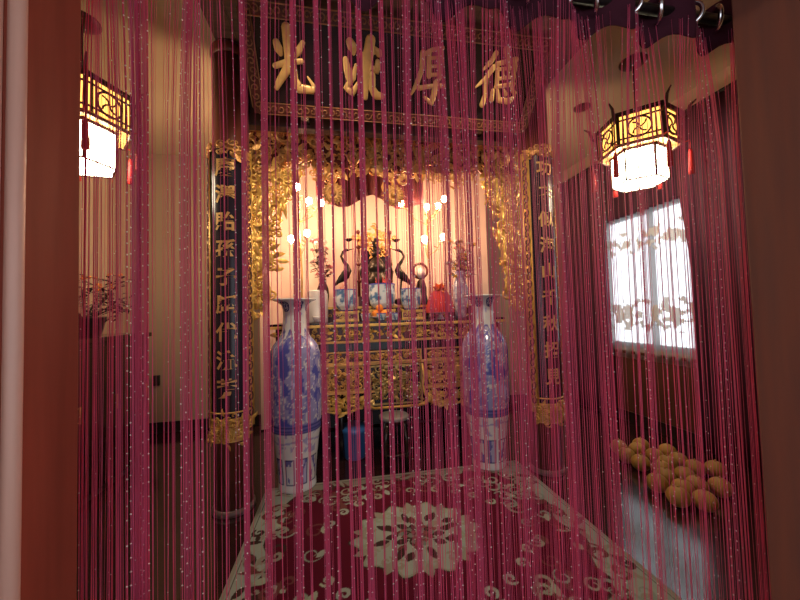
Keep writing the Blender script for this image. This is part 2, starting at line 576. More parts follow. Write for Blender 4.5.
fr = MB()
for a, c in (((-HW - .03, 0), (HW + .03, 0)), ((-HW - .03, PH), (HW + .03, PH)), ((-HW, 0), (-HW, PH)), ((HW, 0), (HW, PH))):
    bar(fr, a, c, 0.07, 0.012)
part('frame', fr, mat('plaque_frame_wood', (0.12, 0.03, 0.025), 0.35, var=0.3), t_pl)
R1 = random.Random(3)
tr = MB()
for (a, c, n) in (((-HW, 0), (HW, 0), 46), ((-HW, PH), (HW, PH), 46), ((-HW, 0), (-HW, PH), 11), ((HW, 0), (HW, PH), 11)):
    for i in range(n):
        f = (i + .5) / n
        u, v = a[0] + (c[0] - a[0]) * f, a[1] + (c[1] - a[1]) * f
        pts = []
        st = R1.uniform(0, 6.28); sg = R1.choice((-1, 1))
        for k in range(8):
            a2 = st + sg * k * .85
            q = .026 * (1 - k * .1)
            pts.append(plq(u + math.cos(a2) * q, v + math.sin(a2) * q, 0.014))
        tr.tube(pts, 0.0045, 4)
    d = Vector((c[0] - a[0], c[1] - a[1])).normalized()
    for off in (-.036, .036):
        sd = Vector((-d.y, d.x)) * off
        tr.tube([plq(a[0] + sd.x, a[1] + sd.y, .012), plq(c[0] + sd.x, c[1] + sd.y, .012)], 0.004, 5)
part('frame_carving', tr, mat('worn_gilding', (.34, .15, .07), .4, .3, .3, 30), t_pl)

for sx in (-1, 1):
    hg = MB(); p = plq(sx * .72, PH, -.02)
    hg.tube([p, (p.x, p.y + .01, ZC - .03 - PB.z)], .006, 6)
    part('hanger', hg, M_DARKMETAL, t_pl)
    hg = MB(); p = plq(sx * .72, 0.0, -.03)
    hg.box(p.x - .03, p.y - .01, p.z - .01, p.x + .03, 2.66 - PB.y, p.z + .03)
    part('bracket', hg, M_DARKWOOD, t_pl)
S = 5.714
STROKES = {
    0: ((260, 20), [[(150, 40, 50), (155, 130, 45), (165, 230, 45), (150, 290, 45), (112, 350, 36), (95, 388, 26)],
                    [(92, 125, 36), (106, 165, 46), (118, 195, 24)],
                    [(245, 130, 26), (218, 180, 36), (203, 208, 18)],
                    [(85, 262, 28), (150, 242, 32), (240, 236, 26)],
                    [(192, 255, 30), (198, 340, 38), (225, 392, 46), (300, 402, 36), (312, 385, 22), (272, 325, 9)]]),
    1: ((260, 20), [[(512, 122, 40), (530, 160, 52), (535, 192, 20)],
                    [(488, 222, 28), (500, 285, 42), (512, 345, 32)],
                    [(548, 255, 14), (532, 330, 30), (490, 388, 26), (528, 418, 32), (576, 335, 12)],
                    [(632, 112, 52), (615, 220, 56), (602, 330, 46), (602, 445, 26)],
                    [(655, 165, 24), (682, 192, 36)],
                    [(672, 236, 24), (668, 290, 36), (622, 262, 12)],
                    [(640, 312, 36), (640, 390, 36), (662, 430, 42), (698, 437, 30)],
                    [(572, 202, 22), (612, 190, 26), (684, 176, 20)]]),
    2: ((400, 30), [[(130, 128, 28), (126, 220, 26), (95, 310, 26), (64, 368, 10)],
                    [(132, 142, 20), (185, 112, 20), (244, 104, 22)],
                    [(165, 122, 26), (166, 265, 26)], [(230, 108, 28), (234, 260, 26)],
                    [(160, 162, 16), (236, 156, 16)], [(160, 210, 16), (236, 204, 16)], [(160, 258, 18), (238, 252, 18)],
                    [(108, 332, 24), (180, 320, 20), (246, 320, 24)],
                    [(232, 272, 14), (204, 300, 26), (196, 355, 32), (180, 418, 26), (138, 384, 12)]]),
    3: ((400, 30), [[(550, 132, 26), (520, 180, 26), (478, 225, 12)], [(536, 212, 28), (490, 275, 24), (432, 328, 10)],
                    [(492, 285, 24), (488, 365, 24), (468, 428, 28)],
                    [(608, 112, 34), (618, 150, 28), (620, 200, 24)], [(552, 196, 24), (610, 180, 22), (664, 170, 28)],
                    [(558, 220, 22), (552, 320, 22)], [(658, 196, 26), (640, 320, 22)],
                    [(558, 226, 16), (655, 214, 16)], [(592, 222, 14), (590, 275, 14)], [(622, 218, 14), (620, 270, 14)],
                    [(552, 280, 16), (648, 268, 18)], [(545, 325, 18), (650, 310, 22)],
                    [(530, 345, 20), (522, 400, 26)], [(556, 345, 18), (562, 400, 26), (620, 408, 30), (655, 380, 14)],
                    [(592, 345, 18), (604, 368, 22)], [(636, 335, 18), (654, 362, 22)]])}
for ci in range(4):
    (ox, oy), strokes = STROKES[ci]
    cb = MB()
    for st in strokes:
        P3, Wd = [], []
        for (a, c, wd) in st:
            u, v = plq_from_px(ox + a / S, oy + c / S, 0.02)
            u2, _ = plq_from_px(ox + (a + wd) / S, oy + c / S, 0.02)
            P3.append(plq(u, v, 0.02)); Wd.append((u2 - u) * 0.57)
        # finer interpolation for round brush ends
        Q, W2 = [], []
        n = len(P3)
        for i in range(n - 1):
            for k in range(5):
                t = k / 5
                Q.append(P3[i].lerp(P3[i + 1], t)); W2.append(Wd[i] * (1 - t) + Wd[i + 1] * t)
        Q.append(P3[-1]); W2.append(Wd[-1])
        e0 = (Q[0] - Q[1]).normalized(); e1 = (Q[-1] - Q[-2]).normalized()
        Q = [Q[0] + e0 * W2[0] * .8, Q[0] + e0 * W2[0] * .5] + Q + [Q[-1] + e1 * W2[-1] * .5, Q[-1] + e1 * W2[-1] * .8]
        W2 = [W2[0] * .35, W2[0] * .8] + W2 + [W2[-1] * .8, W2[-1] * .35]
        cb.tube(Q, W2, 10, ref=tuple(PN), flat=0.38)
    part('character', cb, M_GOLDP, t_pl)

# ------------------------------------------------------------------ couplet boards
RB = 0.142


def glyph(ch, size):
    cu = bpy.data.curves.new('glyph', 'FONT')
    cu.body = ch; cu.size = size; cu.extrude = 0.0; cu.align_x = 'CENTER'; cu.align_y = 'CENTER'
    cu.offset = size * 0.025
    o = bpy.data.objects.new('glyph', cu); COL.objects.link(o)
    dg = bpy.context.evaluated_depsgraph_get()
    me = o.evaluated_get(dg).to_mesh()
    V = [(v.co.x, v.co.y) for v in me.vertices]; Fc = [tuple(p.vertices) for p in me.polygons]
    o.evaluated_get(dg).to_mesh_clear()
    bpy.data.objects.remove(o); bpy.data.curves.remove(cu)
    return V, Fc


def couplet(loc, text, label, z0, z1):
    t = thing('couplet_board', label, 'couplet board', (loc[0], loc[1], z0), 'curved couplet boards')
    H = z1 - z0
    A = math.radians(72)

    def cyl(a, z, r): return (math.sin(a) * r, -math.cos(a) * r, z)
    b = MB()
    b.grid(lambda i, j: cyl(-A + 2 * A * i, 0.12 + (H - .24) * j, RB), 24, 1)
    b.grid(lambda i, j: cyl(A - 2 * A * i, 0.12 + (H - .24) * j, RB - .012), 24, 1)
    part('panel', b, M_LACQB, t)
    # gilded borders with pierced scrollwork on both long edges
    for sgn in (-1, 1):
        e = MB()
        a0, a1 = sgn * math.radians(50), sgn * math.radians(76)
        lo, hi = min(a0, a1), max(a0, a1)
        e.grid(lambda i, j: cyl(lo + (hi - lo) * i, 0.1 + (H - .2) * j, RB + .006), 6, 1)
        for aa in (lo, hi):
            e.tube([cyl(aa, 0.1, RB + .008), cyl(aa, H - .1, RB + .008)], 0.006, 6)
        part('border', e, M_GOLD, t)
        s = MB(); nS = 34
        for i in range(nS):
            zc = 0.2 + (H - .4) * i / (nS - 1)
            pts = []
            for k in range(9):
                q = 0.030 * (1 - k * .09); w_ = (1 if i % 2 else -1) * (k * .75) + 1.0
                pts.append(cyl((lo + hi) / 2 + math.cos(w_) * q * .75 / RB, zc + math.sin(w_) * q * 1.2, RB + .010))
            s.tube(pts, 0.0055, 5)
        part('border_scrollwork', s, mat('border_dark_wood', (0.10, 0.03, 0.02), 0.5), t)  # dark wood scrolls laid over the gilt border
    R2 = random.Random(len(text) + int(loc[0] * 100))

    def wrap(mb):
        mb.v = [cyl(x / RB, z, RB - y) for (x, y, z) in mb.v]
        return mb
    c = MB()
    carve(c, lambda x, z: z < H - .06 - abs(x) * .2, (-.16, H - .15, .16, H + .06), 46, .012, .03, -.006, R2)
    part('crest', wrap(c), M_GOLD2, t)
    c = MB()
    for i in range(3):
        c.tube([(-.15, -.008, .12 + i * .05), (.15, -.008, .12 + i * .05)] if False else [(-.15 + .03 * k, -.008, .12 + i * .05) for k in range(11)], 0.006, 5)
    carve(c, lambda x, z: True, (-.15, .0, .15, .2), 60, .014, .03, -.008, R2)
    c.grid(lambda i, j: (-.15 + .3 * i, -.002, .02 + .16 * j), 20, 1)
    part('foot_carving', wrap(c), M_GOLD, t)
    n = len(text)
    for i, ch in enumerate(text):
        V, Fc = glyph(ch, 0.135)
        zc = H - .24 - (H - .52) * (i + .1) / (n - .4)
        g = MB()
        # a raised glyph wrapped round the board
        V3 = [cyl(x / RB, zc + z * 1.0, RB + .006) for x, z in V]
        g.v = V3
        for f in Fc: g.face(f, 0, False)
        part('character', g, M_GOLDP, t)
    return t


couplet(COLS[0], '慶澤貽孫子歷代流芳', 'curved blue black couplet board with gold characters on the left column', 0.48, 2.64)
couplet(COLS[1], '功孝似海山千秋招見', 'curved dark couplet board with gold characters on the right column by the window drape', 0.40, 2.76)

# ------------------------------------------------------------------ gilded openwork arch across the columns
CX = 0.49
YA = 2.92
t_ar = thing('gilded_arch', 'gilded openwork carved arch framing the altar between the two columns', 'carved arch', (CX, YA, 1.3))
R3 = random.Random(11)


def xin(z):
    ks = [(1.3, -.66), (1.5, -.60), (1.9, -.54), (2.2, -.50), (2.45, -.42), (2.6, -.30), (3.1, -.30)]
    for (za, xa), (zb, xb) in zip(ks, ks[1:]):
        if za <= z <= zb: return xa + (xb - xa) * (z - za) / (zb - za)
    return -.66


def side_in(x, z): return -.80 < x < xin(z) + .03 * math.sin(z * 22)


def zlow(x): return 2.56 - .05 * math.cos((x - CX) * 11.5) - .10 * max(0, abs(x - CX) - .75)


def local(mb, o): mb.v = [(x - o[0], y - o[1], z - o[2]) for (x, y, z) in mb.v]; return mb


O_AR = (CX, YA, 1.3)
f = MB()
carve(f, lambda x, z: z > zlow(x), (-.78, 2.45, 1.76, 2.94), 640, .022, .056, YA, R3)
f.box(-.74, YA - .015, 2.93, 1.72, YA + .02, 2.965)
part('top_carving', local(f, O_AR), M_GOLD2, t_ar)
bk = MB()
pl = [(-.74, 2.95), (-.74, 2.66)]
for i in range(41):
    x = -.70 + 2.38 * i / 40
    pl.append((x, zlow(x) + .10 + .02 * math.sin(x * 40)))
pl += [(1.72, 2.66), (1.72, 2.95)]
bk.prism(pl[::-1], YA + .045, YA + .06)
part('red_backing', local(bk, O_AR), mat('backing_red', (0.20, 0.045, 0.03), 0.5, var=0.4, scale=9), t_ar)
for sgn in (-1, 1):
    s = MB()
    mir = (lambda x: x) if sgn < 0 else (lambda x: 2 * CX - x)
    carve(s, lambda x, z: side_in(mir(x), z), ((-.80, 1.3, -.3, 2.6) if sgn < 0 else (2 * CX + .3, 1.3, 2 * CX + .80, 2.6)), 470, .018, .05, YA, R3)
    # long plume leaves hanging at the tip
    for k in range(26):
        z = R3.uniform(1.45, 2.5); x = R3.uniform(-.74, xin(z))
        s.leaf((mir(x), YA - .02, z), (R3.uniform(-.3, .3), -.2, -1), (0, -1, .2), R3.uniform(.1, .2), .04, 0, .3)
    xs = mir(-.765)
    s.tube([(xs, YA, 1.3), (xs, YA, 2.95)], .012, 6)
    part('side_carving', local(s, O_AR), M_GOLD, t_ar)
for x in (-.83, 1.77):
    q = MB(); q.box(x, YA - .02, 0, x + .04, YA + .03, 2.95)
    part('post', local(q, O_AR), M_REDLACQ, t_ar)
for px in (333, 393):
    x = atY(px, 190, YA).x
    r_ = MB()
    for k in range(16):
        a = 2 * PI * k / 16
        r_.leaf((x, YA - .02, 2.40), (math.cos(a), -.25, math.sin(a)), (0, -1, 0), .105, .05, 0, .3)
        scroll(r_, x + math.cos(a) * .065, 2.40 + math.sin(a) * .065, .025, 1, a, YA - .03, .006)
    r_.ball((x, YA - .04, 2.40), .03)
    r_.tube([(x, YA, 2.46), (x, YA, 2.62)], .012, 6)
    part('rosette', local(r_, O_AR), M_GOLD2, t_ar)

# valance of dark cloth with a wavy hem behind the arch
v = MB()
xa, xb = atY(316, 200, 3.5).x, atY(424, 205, 3.5).x


def hem(t):
    return 2.50 + .085 * math.exp(-((t - .5) / .16) ** 2) + .03 * math.cos((t - .5) * 13)


v.grid(lambda i, j: (xa + (xb - xa) * i, 3.5 + .012 * math.sin(i * 70), hem(i) + (3.1 - hem(i)) * j), 80, 6)
single('cloth_valance', v, M_MAROON, 'dark maroon cloth valance with a wavy hem behind the gilded arch', 'valance', solid=.004)
single('valance_rod', MB().tube([(-.9, 3.5, 3.11), (1.9, 3.5, 3.11)], .012, 8).tube([(-.5, 3.5, 3.11), (-.5, 3.5, ZC)], .006, 6).tube([(1.5, 3.5, 3.11), (1.5, 3.5, ZC)], .006, 6), M_DARKMETAL, 'thin dark rod carrying the maroon valance behind the arch', 'rod')

# pale backdrop screen behind the altar
bd = MB()
bd.box(-.95, 4.14, 0.02, 1.95, 4.17, 3.2)
single('backdrop_screen', bd, mat('backdrop_cream', (0.80, 0.54, 0.46), 0.7, var=0.08, scale=2), 'plain cream backdrop screen standing behind the altar', 'screen')

# ------------------------------------------------------------------ altar
AX0, AX1, AYF, AYB = -.58, 1.56, 3.10, 4.02
t_al = thing('altar_table', 'tall black and gold carved altar table between the two floor vases', 'altar', (CX, 3.5, 0))
O_AL = (CX, 3.5, 0)


def alp(name, mb, m, bevel=0, label=None): return part(name, local(mb, O_AL), m, t_al, label, bevel)


alp('tabletop', MB().box(AX0 - .04, AYF - .04, 1.235, AX1 + .04, AYB + .03, 1.27), M_LACQ, .004)
g = MB(); g.box(AX0 - .045, AYF - .05, 1.225, AX1 + .045, AYF - .036, 1.25)
alp('gilt_edge', g, M_GOLD, .003)
R4 = random.Random(5)
b = MB(); b.box(AX0 + .02, AYF + .03, .62, AX1 - .02, AYB, 1.235)
alp('carcass', b, M_LACQ)
b = MB(); b.box(AX0 + .05, AYB - .03, .02, AX1 - .05, AYB - .01, .62)
for x in (AX0 + .05, AX1 - .07): b.box(x, AYF + .12, .02, x + .02, AYB - .12, .62)
alp('back_panel', b, M_LACQ)  # black back and sides added to keep the space under the altar dark
fz = MB(); fz.box(AX0, AYF, 1.10, AX1, AYF + .03, 1.225)
alp('frieze', fz, M_REDLACQ)
fc = MB()
carve(fc, lambda x, z: True, (AX0 + .02, 1.12, AX1 - .02, 1.21), 190, .016, .034, AYF - .004, R4)
alp('frieze_carving', fc, M_GOLD)
rl = MB()
for z in (1.075, .865, .612): rl.box(AX0 - .01, AYF - .02, z, AX1 + .01, AYF + .03, z + .022)
alp('gilt_rail', rl, M_GOLD2, .003)
SEC = [(-.56, -.24), (-.22, .20), (.24, .74), (.78, 1.20), (1.22, 1.54)]
for i, (a, c) in enumerate(SEC):
    yf = AYF - (.03 if i == 2 else 0)
    q = MB(); q.box(a, yf + .012, .892, c, AYF + .03, .992)
    p_ = alp('drawer_panel', q, M_REDLACQ)
    fr_ = MB(); fr_.frame(a, .888, c, .996, yf - .004, yf + .02, .012)
    carve(fr_, lambda x, z: True, (a + .03, .915, c - .03, .97), int(42 * (c - a) / .4), .014, .026, yf + .006, R4)
    k = part('panel_frame', local(fr_, O_AL), M_GOLD2, p_)
    q = MB(); z0 = .50 if i == 2 else .64
    q.box(a, yf + .015, z0, c, AYF + .03, .855)
    p_ = alp('apron_panel', q, M_REDLACQ if i != 2 else M_LACQ)
    fr_ = MB(); fr_.frame(a, z0 - .004, c, .86, yf - .006, yf + .02, .014)
    carve(fr_, lambda x, z: True, (a + .03, z0 + .03, c - .03, .83), int(110 * (c - a) / .4 * (1.4 if i == 2 else 1)), .018, .036, yf + .004, R4)
    part('panel_carving', local(fr_, O_AL), M_GOLD2 if i != 2 else mat('dull_gilding', (.6, .42, .16), .35, .7, .4, 20), p_)
for (a, c) in SEC:
    if a == .24: continue
    lm = MB(); mid = (a + c) / 2
    carve(lm, lambda x, z: z > .44 + .07 * (abs(x - mid) / ((c - a) / 2)) ** 2, (a, .44, c, .60), int(80 * (c - a) / .4), .02, .04, AYF, R4)
    lm.tube([(a + (c - a) * k / 12, AYF - .01, .44 + .07 * ((k / 6 - 1)) ** 2) for k in range(13)], .010, 6)
    alp('lambrequin', lm, M_GOLD)
br = MB()
for sx in (-1, 1):
    x = CX + sx * .25
    br.tube([(x, AYF - .05, .86), (x + sx * .015, AYF - .05, .75), (x, AYF - .05, .66), (x + sx * .02, AYF - .05, .58), (x + sx * .06, AYF - .05, .53), (x + sx * .02, AYF - .05, .49), (x - sx * .05, AYF - .05, .475)], [.012, .013, .012, .016, .024, .02, .012], 8)
br.tube([(CX - .22, AYF - .05, .475), (CX + .22, AYF - .05, .475)], .013, 8)
alp('center_bracket', br, M_GOLD)
for lx in (AX0 + .06, AX1 - .06, ):
    for ly in (AYF + .05, AYB - .08):
        L_ = MB(); sx = -1 if lx < CX else 1
        L_.tube([(lx, ly, .64), (lx + sx * .03, ly - .01, .5), (lx + sx * .02, ly, .3), (lx - sx * .01, ly, .12), (lx + sx * .02, ly - .02, .03), (lx + sx * .02, ly - .02, .0)], [.06, .065, .05, .042, .055, .05], 10)
        lg = alp('leg', L_, M_LACQ)
for lx in (-.02, 1.0):
    L_ = MB(); L_.tube([(lx, AYF + .07, .62), (lx, AYF + .06, .3), (lx, AYF + .07, .0)], [.035, .028, .035], 8)
    alp('leg', L_, M_LACQ)
# back tier on the altar
t_st = thing('altar_step', 'long low black and gilt step along the back of the altar top', 'step', (CX, 3.72, 1.27))
O_ST = (CX, 3.72, 1.27)
part('shelf', local(MB().box(-.5, 3.50, 1.40, 1.48, 3.98, 1.42), O_ST), M_LACQ, t_st, bevel=.003)
s = MB(); s.box(-.47, 3.52, 1.27, 1.45, 3.96, 1.40)
part('riser', local(s, O_ST), M_REDLACQ, t_st)
s = MB(); s.box(-.5, 3.492, 1.398, 1.48, 3.50, 1.422)
carve(s, lambda x, z: True, (-.45, 1.285, 1.43, 1.385), 150, .016, .03, 3.515, R4)
part('step_carving', local(s, O_ST), M_GOLD, t_st)

# ------------------------------------------------------------------ porcelain
WHT = np.array((.74, .76, .82)); NAVY = np.array((.03, .035, .17)); BLU = np.array((.15, .15, .46)); LAV = np.array((.40, .40, .68))


def fbm(x, y, z, o=4): return noise.fractal(Vector((x, y, z)), 1.0, 2.0, o)


VPROF = [(0.0, 0.0), (.145, 0), (.150, .012), (.148, .06), (.152, .15), (.165, .28), (.180, .40), (.192, .46), (.197, .49), (.192, .505), (.197, .52), (.204, .62), (.207, .78), (.206, .92), (.203, 1.02), (.196, 1.08), (.182, 1.125), (.155, 1.165), (.125, 1.20), (.106, 1.24), (.096, 1.30), (.092, 1.37), (.094, 1.43), (.105, 1.465), (.135, 1.49), (.168, 1.502), (.172, 1.51), (.165, 1.516), (.12, 1.495), (.088, 1.44), (.084, 1.35), (0.0, 1.35)]


def resample(prof, step):
    out = []
    for (r0, z0), (r1, z1) in zip(prof, prof[1:]):
        n = max(1, int(math.hypot(r1 - r0, z1 - z0) / step))
        for k in range(n):
            out.append((r0 + (r1 - r0) * k / n, z0 + (z1 - z0) * k / n))
    out.append(prof[-1])
    return out


def vase_col(a, z, r, top):
    n = fbm(math.cos(a) * 2.3, math.sin(a) * 2.3, z * 5.0)
    n2 = fbm(math.cos(a) * 4 + 7, math.sin(a) * 4, z * 9)
    if z < .03: return WHT * .95
    if z < .30:
        # framed panels round the foot
        u = (a / (2 * PI) * 10) % 1.0; zz = (z - .06) / .21
        if 0 < zz < 1:
            e = min(u, 1 - u) * .11, min(zz, 1 - zz) * .21
            if .12 < u < .88:
                du = min(u - .12, .88 - u) * .1
                if du < .012 or e[1] < .012: return NAVY
                if n2 > .18: return BLU
                return LAV * .9 + .1 if int(a / (2 * PI) * 10) % 2 else WHT * .9
        return WHT
    if z < .47:
        if abs(z - .40 - .012 * math.sin(a * 3)) < .008: return LAV
        return WHT if n2 < .3 else LAV
    if z < .53: return BLU if int(z * 90) % 2 else NAVY * 1.5
    edge = 1.17 + .07 * abs(math.sin(a * 5)) + .03 * n2
    if z < edge:
        st = abs(n + .35 * n2)
        if st < .045: return WHT * .85
        if n > .30: return NAVY * 2.6
        if n2 > .25: return BLU * 1.1
        if n < -.42: return LAV * 1.25
        return LAV * .55 + BLU * .45
    if z < edge + .02: return BLU
    if top and z > 1.40:
        # hanging ruyi heads below the lip
        u = (a / (2 * PI) * 6) % 1.0 - .5
        d = math.hypot(u * .11 * 1.15, (z - 1.455) * .85)
        if r > .11 and z > 1.492: return WHT * .95 if abs(u) > .06 else LAV
        if abs(d - .036) < .007 or d < .011 or abs(d - .022) < .004: return NAVY * 1.3
        return WHT * .9
    return WHT * .93 if n2 < .32 else LAV * 1.1


def vase_mesh():
    pr = resample(VPROF, .0085)
    mb = MB(); n = 120
    mb.lathe(pr, n, cap=False)
    me = mb.mesh('vase_body', M_PORC)
    cols = np.ones((len(mb.v), 4), np.float32)
    for i, (r, z) in enumerate(pr):
        for j in range(n):
            cols[i * n + j, :3] = vase_col(2 * PI * j / n, z, r, True)
    paint(me, cols)
    return me


vme = vase_mesh()
va = tag(link('floor_vase', vme, None, (-.37, 2.78, 0.002), 0.4), 'tall blue and white floor vase left of the altar, nearer the left column', 'vase', 'tall blue and white floor vases')
va.scale = (.975, .975, .975)
vb = dup(va, (1.245, 2.77, 0.002), 'tall blue and white floor vase right of the altar, nearer the right column', rz=2.3)


def bowl_mesh(name, prof, seed, style):
    pr = resample(prof, .006); mb = MB(); n = 48
    mb.lathe(pr, n, cap=False)
    me = mb.mesh(name, M_PORC)
    zt = max(z for _, z in prof)
    cols = np.ones((len(mb.v), 4), np.float32)
    for i, (r, z) in enumerate(pr):
        for j in range(n):
            a = 2 * PI * j / n
            q = fbm(math.cos(a) * 2.2 + seed, math.sin(a) * 2.2, z * 14)
            c = np.array((.70, .80, .88))
            if z < .012 or z > zt - .012: c = NAVY * 3 if style else BLU
            elif q > .16: c = np.array((.10, .22, .45))
            elif q > .05: c = np.array((.35, .52, .70))
            cols[i * n + j, :3] = c
    paint(me, cols)
    return me


BOWL = [(0, .0), (.07, 0), (.075, .01), (.10, .05), (.108, .12), (.104, .19), (.108, .215), (.100, .215), (.096, .17), (0, .165)]


def stand(loc, w_, label, h=.10):
    t = thing('offering_stand', label, 'stand', loc, 'gilt stands under the incense bowls')
    part('top', MB().box(-w_ / 2, -.10, h - .018, w_ / 2, .10, h), M_GOLD, t, bevel=.002)
    part('body', MB().box(-w_ / 2 + .012, -.088, .018, w_ / 2 - .012, .088, h - .018), M_REDLACQ, t)
    fr_ = MB(); fr_.frame(-w_ / 2 + .004, .018, w_ / 2 - .004, h - .016, -.094, -.084, .012)
    carve(fr_, lambda x, z: True, (-w_ / 2 + .03, .035, w_ / 2 - .03, h - .03), 16, .012, .02, -.092, R4)
    part('carving', fr_, M_GOLDP, t)
    part('base', MB().box(-w_ / 2, -.10, 0, w_ / 2, .10, .018), M_GOLD, t, bevel=.002)
    return t


def incense(loc, label, me):
    t = thing('incense_bowl', label, 'incense bowl', loc, 'blue and white incense bowls')
    link('bowl', me, t)
    part('ash', MB().lathe([(0, .160), (.095, .172), (0.0, .182)], 24, cap=False), mat('ash_grey', (.4, .36, .34), .9), t)
    s = MB()
    for k in range(9):
        x, y = rng.uniform(-.05, .05), rng.uniform(-.05, .05)
        s.tube([(x, y, .165), (x * 1.3, y * 1.3, .165 + rng.uniform(.06, .12))], .0022, 4)
    part('incense_sticks', s, M_REDPAPER, t)
    return t


bm1 = bowl_mesh('bowl', BOWL, 1.0, 1); bm2 = bowl_mesh('bowl', BOWL, 5.0, 1)
YI = 3.32
stand((.05, YI, 1.27), .24, 'gilt carved stand under the left incense bowl'); incense((.05, YI, 1.372), 'blue and white incense bowl on the gilt stand below the left bronze crane', bm1)
stand((.40, YI + .03, 1.27), .27, 'gilt carved stand under the large middle incense bowl', .11)
ic = incense((.415, YI + .03, 1.382), 'largest blue and white incense bowl, on the middle stand behind the oranges', bm2); ic.scale = (1.25, 1.25, 1.2)
stand((.71, YI, 1.27), .24, 'gilt carved stand under the right incense bowl'); incense((.71, YI, 1.372), 'blue and white incense bowl on the right stand, left of the red paper offering', bm2)

# white jar left
j = MB().lathe([(0, 0), (.095, 0), (.1, .01), (.1, .27), (.092, .29), (.092, .30), (.08, .31), (0, .315)], 32, cap=False)
single('white_jar', j, M_WHITE, 'plain glossy white porcelain jar on the altar right of the left floor vase', 'jar', (-.225, 3.28, 1.27))
# small white bowl in front of it
single('tea_bowl', MB().lathe([(0, 0), (.03, 0), (.05, .05), (.052, .065), (.047, .065), (.02, .012), (0, .012)], 20, cap=False), M_WHITE, 'small plain white bowl in front of the white jar', 'bowl', (-.21, 3.12, 1.27))

# cups
CUP = [(0, 0), (.026, 0), (.03, .006), (.044, .055), (.046, .075), (.042, .075), (.026, .012), (0, .012)]
cme = bowl_mesh('tea_cup', CUP, 9.0, 0)
cupA = tag(link('tea_cup', cme, None, (.375, 3.13, 1.27)), 'small white cup with blue marks at the altar front edge, directly below the oranges', 'cup', 'white cups along the altar front')
dup(cupA, (.225, 3.13, 1.27), 'small white cup at the altar front edge, leftmost of the three')
dup(cupA, (.50, 3.13, 1.27), 'small white cup at the altar front edge, rightmost of the three')

# oranges on a dish
t_d = single('fruit_dish', MB().lathe([(0, .0), (.04, 0), (.045, .02), (.10, .035), (.105, .042), (.04, .03), (0, .03)], 28, cap=False), M_WHITE, 'shallow white dish holding oranges before the middle incense bowl', 'dish', (.37, 3.22 - .0, 1.27))
om = MB(); om.ball((0, 0, 0), .036, 14, 10, sc3=(1, 1, .94)); om.tube([(0, 0, .032), (.002, 0, .038)], .004, 5)
ome = om.mesh('orange', M_ORANGE)
OR = [(-.04, -.02, .070, 'left front'), (.04, -.025, .070, 'right front'), (0, .045, .070, 'rear'), (0.0, 0.0, .125, 'topmost')]
o0 = None
for k, (x, y, z, nm) in enumerate(OR):
    lab = nm + ' orange of the pile on the white dish before the middle bowl'
    if o0 is None: o0 = tag(link('orange', ome, None, (.37 + x, 3.22 + y, 1.27 + z)), lab, 'orange', 'oranges on the altar dish')
    else: dup(o0, (.37 + x, 3.22 + y, 1.27 + z), lab)


# bronze cranes standing on turtles, holding candle dishes
def crane(loc, label, flip):
    t = thing('bronze_crane', label, 'crane figure', loc, 'bronze altar cranes')
    s = -1 if flip else 1
    part('turtle', MB().ball((0, 0, .045), .075, 14, 8, sc3=(1.2, .9, .55)).ball((s * .1, 0, .06), .022, 8, 6).tube([(s * .07, 0, .045), (s * .1, 0, .06)], .016, 6), M_BRONZE, t)
    for dy in (-.018, .018):
        part('leg', MB().tube([(0, dy, .07), (s * .006, dy, .18), (-s * .004, dy, .29)], [.009, .007, .011], 7), M_BRONZE, t)
    b = MB()
    b.tube([(-s * .085, 0, .26), (-s * .04, 0, .30), (0, 0, .345), (s * .03, 0, .40), (s * .022, 0, .45), (-s * .015, 0, .50), (-s * .04, 0, .55), (-s * .02, 0, .60), (s * .02, 0, .625), (s * .05, 0, .615)],
           [.010, .034, .052, .042, .024, .017, .014, .014, .018, .006], 10)
    b.tube([(s * .03, 0, .62), (s * .10, 0, .635)], [.010, .003], 6)
    part('body', b, M_BRONZE, t)
    for dy in (-1, 1):
        wg = MB()
        for k in range(6):
            wg.leaf((s * .02 - s * k * .012, dy * .045, .38 - k * .012), (-s * 1, dy * .1, -.7 - .1 * k), (0, dy, 0), .12, .035)
        part('wing', wg, M_BRONZE, t)
    part('candle_dish', MB().tube([(s * .045, 0, .62), (s * .045, 0, .72)], .005, 6).lathe([(0, .715), (.015, .715), (.045, .735), (.048, .742), (0, .735)], 16, (s * .045, 0, 0), cap=False), M_BRONZE, t)
    return t


crane((.05, 3.62, 1.42), 'dark bronze crane holding up a small candle dish, behind the left incense bowl', False)
crane((.665, 3.62, 1.42), 'dark bronze crane holding up a small candle dish, behind the right incense bowl', True)

# bronze burner
t = thing('bronze_burner', 'dark bronze lidded incense burner at the centre of the altar', 'burner', (.395, 3.62, 1.42))
for k in range(3):
    a = 2 * PI * k / 3 + .5
    part('leg', MB().tube([(math.cos(a) * .06, math.sin(a) * .06, .16), (math.cos(a) * .10, math.sin(a) * .10, .09), (math.cos(a) * .085, math.sin(a) * .085, 0)], [.025, .018, .016], 8), M_BRONZE, t)
part('body', MB().lathe([(0, .14), (.07, .15), (.115, .22), (.125, .29), (.10, .34), (.085, .36), (.095, .39), (.10, .40)], 28, cap=False), M_BRONZE, t)
part('lid', MB().lathe([(.10, .40), (.105, .42), (.085, .47), (.05, .52), (.03, .54), (0, .545)], 28, cap=False), M_BRONZE, t)
for sx in (-1, 1):
    part('handle', MB().tube([(sx * .11, 0, .27), (sx * .16, 0, .30), (sx * .175, 0, .38), (sx * .15, 0, .46), (sx * .13, 0, .44)], [.014, .016, .014, .012, .008], 8), M_BRONZE, t)
dg_ = MB()
dg_.tube([(-.03, 0, .55), (-.01, -.02, .585), (.03, 0, .60), (.03, .01, .64), (-.01, 0, .66), (-.03, -.01, .70), (.0, -.02, .735), (.035, -.02, .73)], [.03, .028, .026, .022, .02, .02, .022, .010], 8)
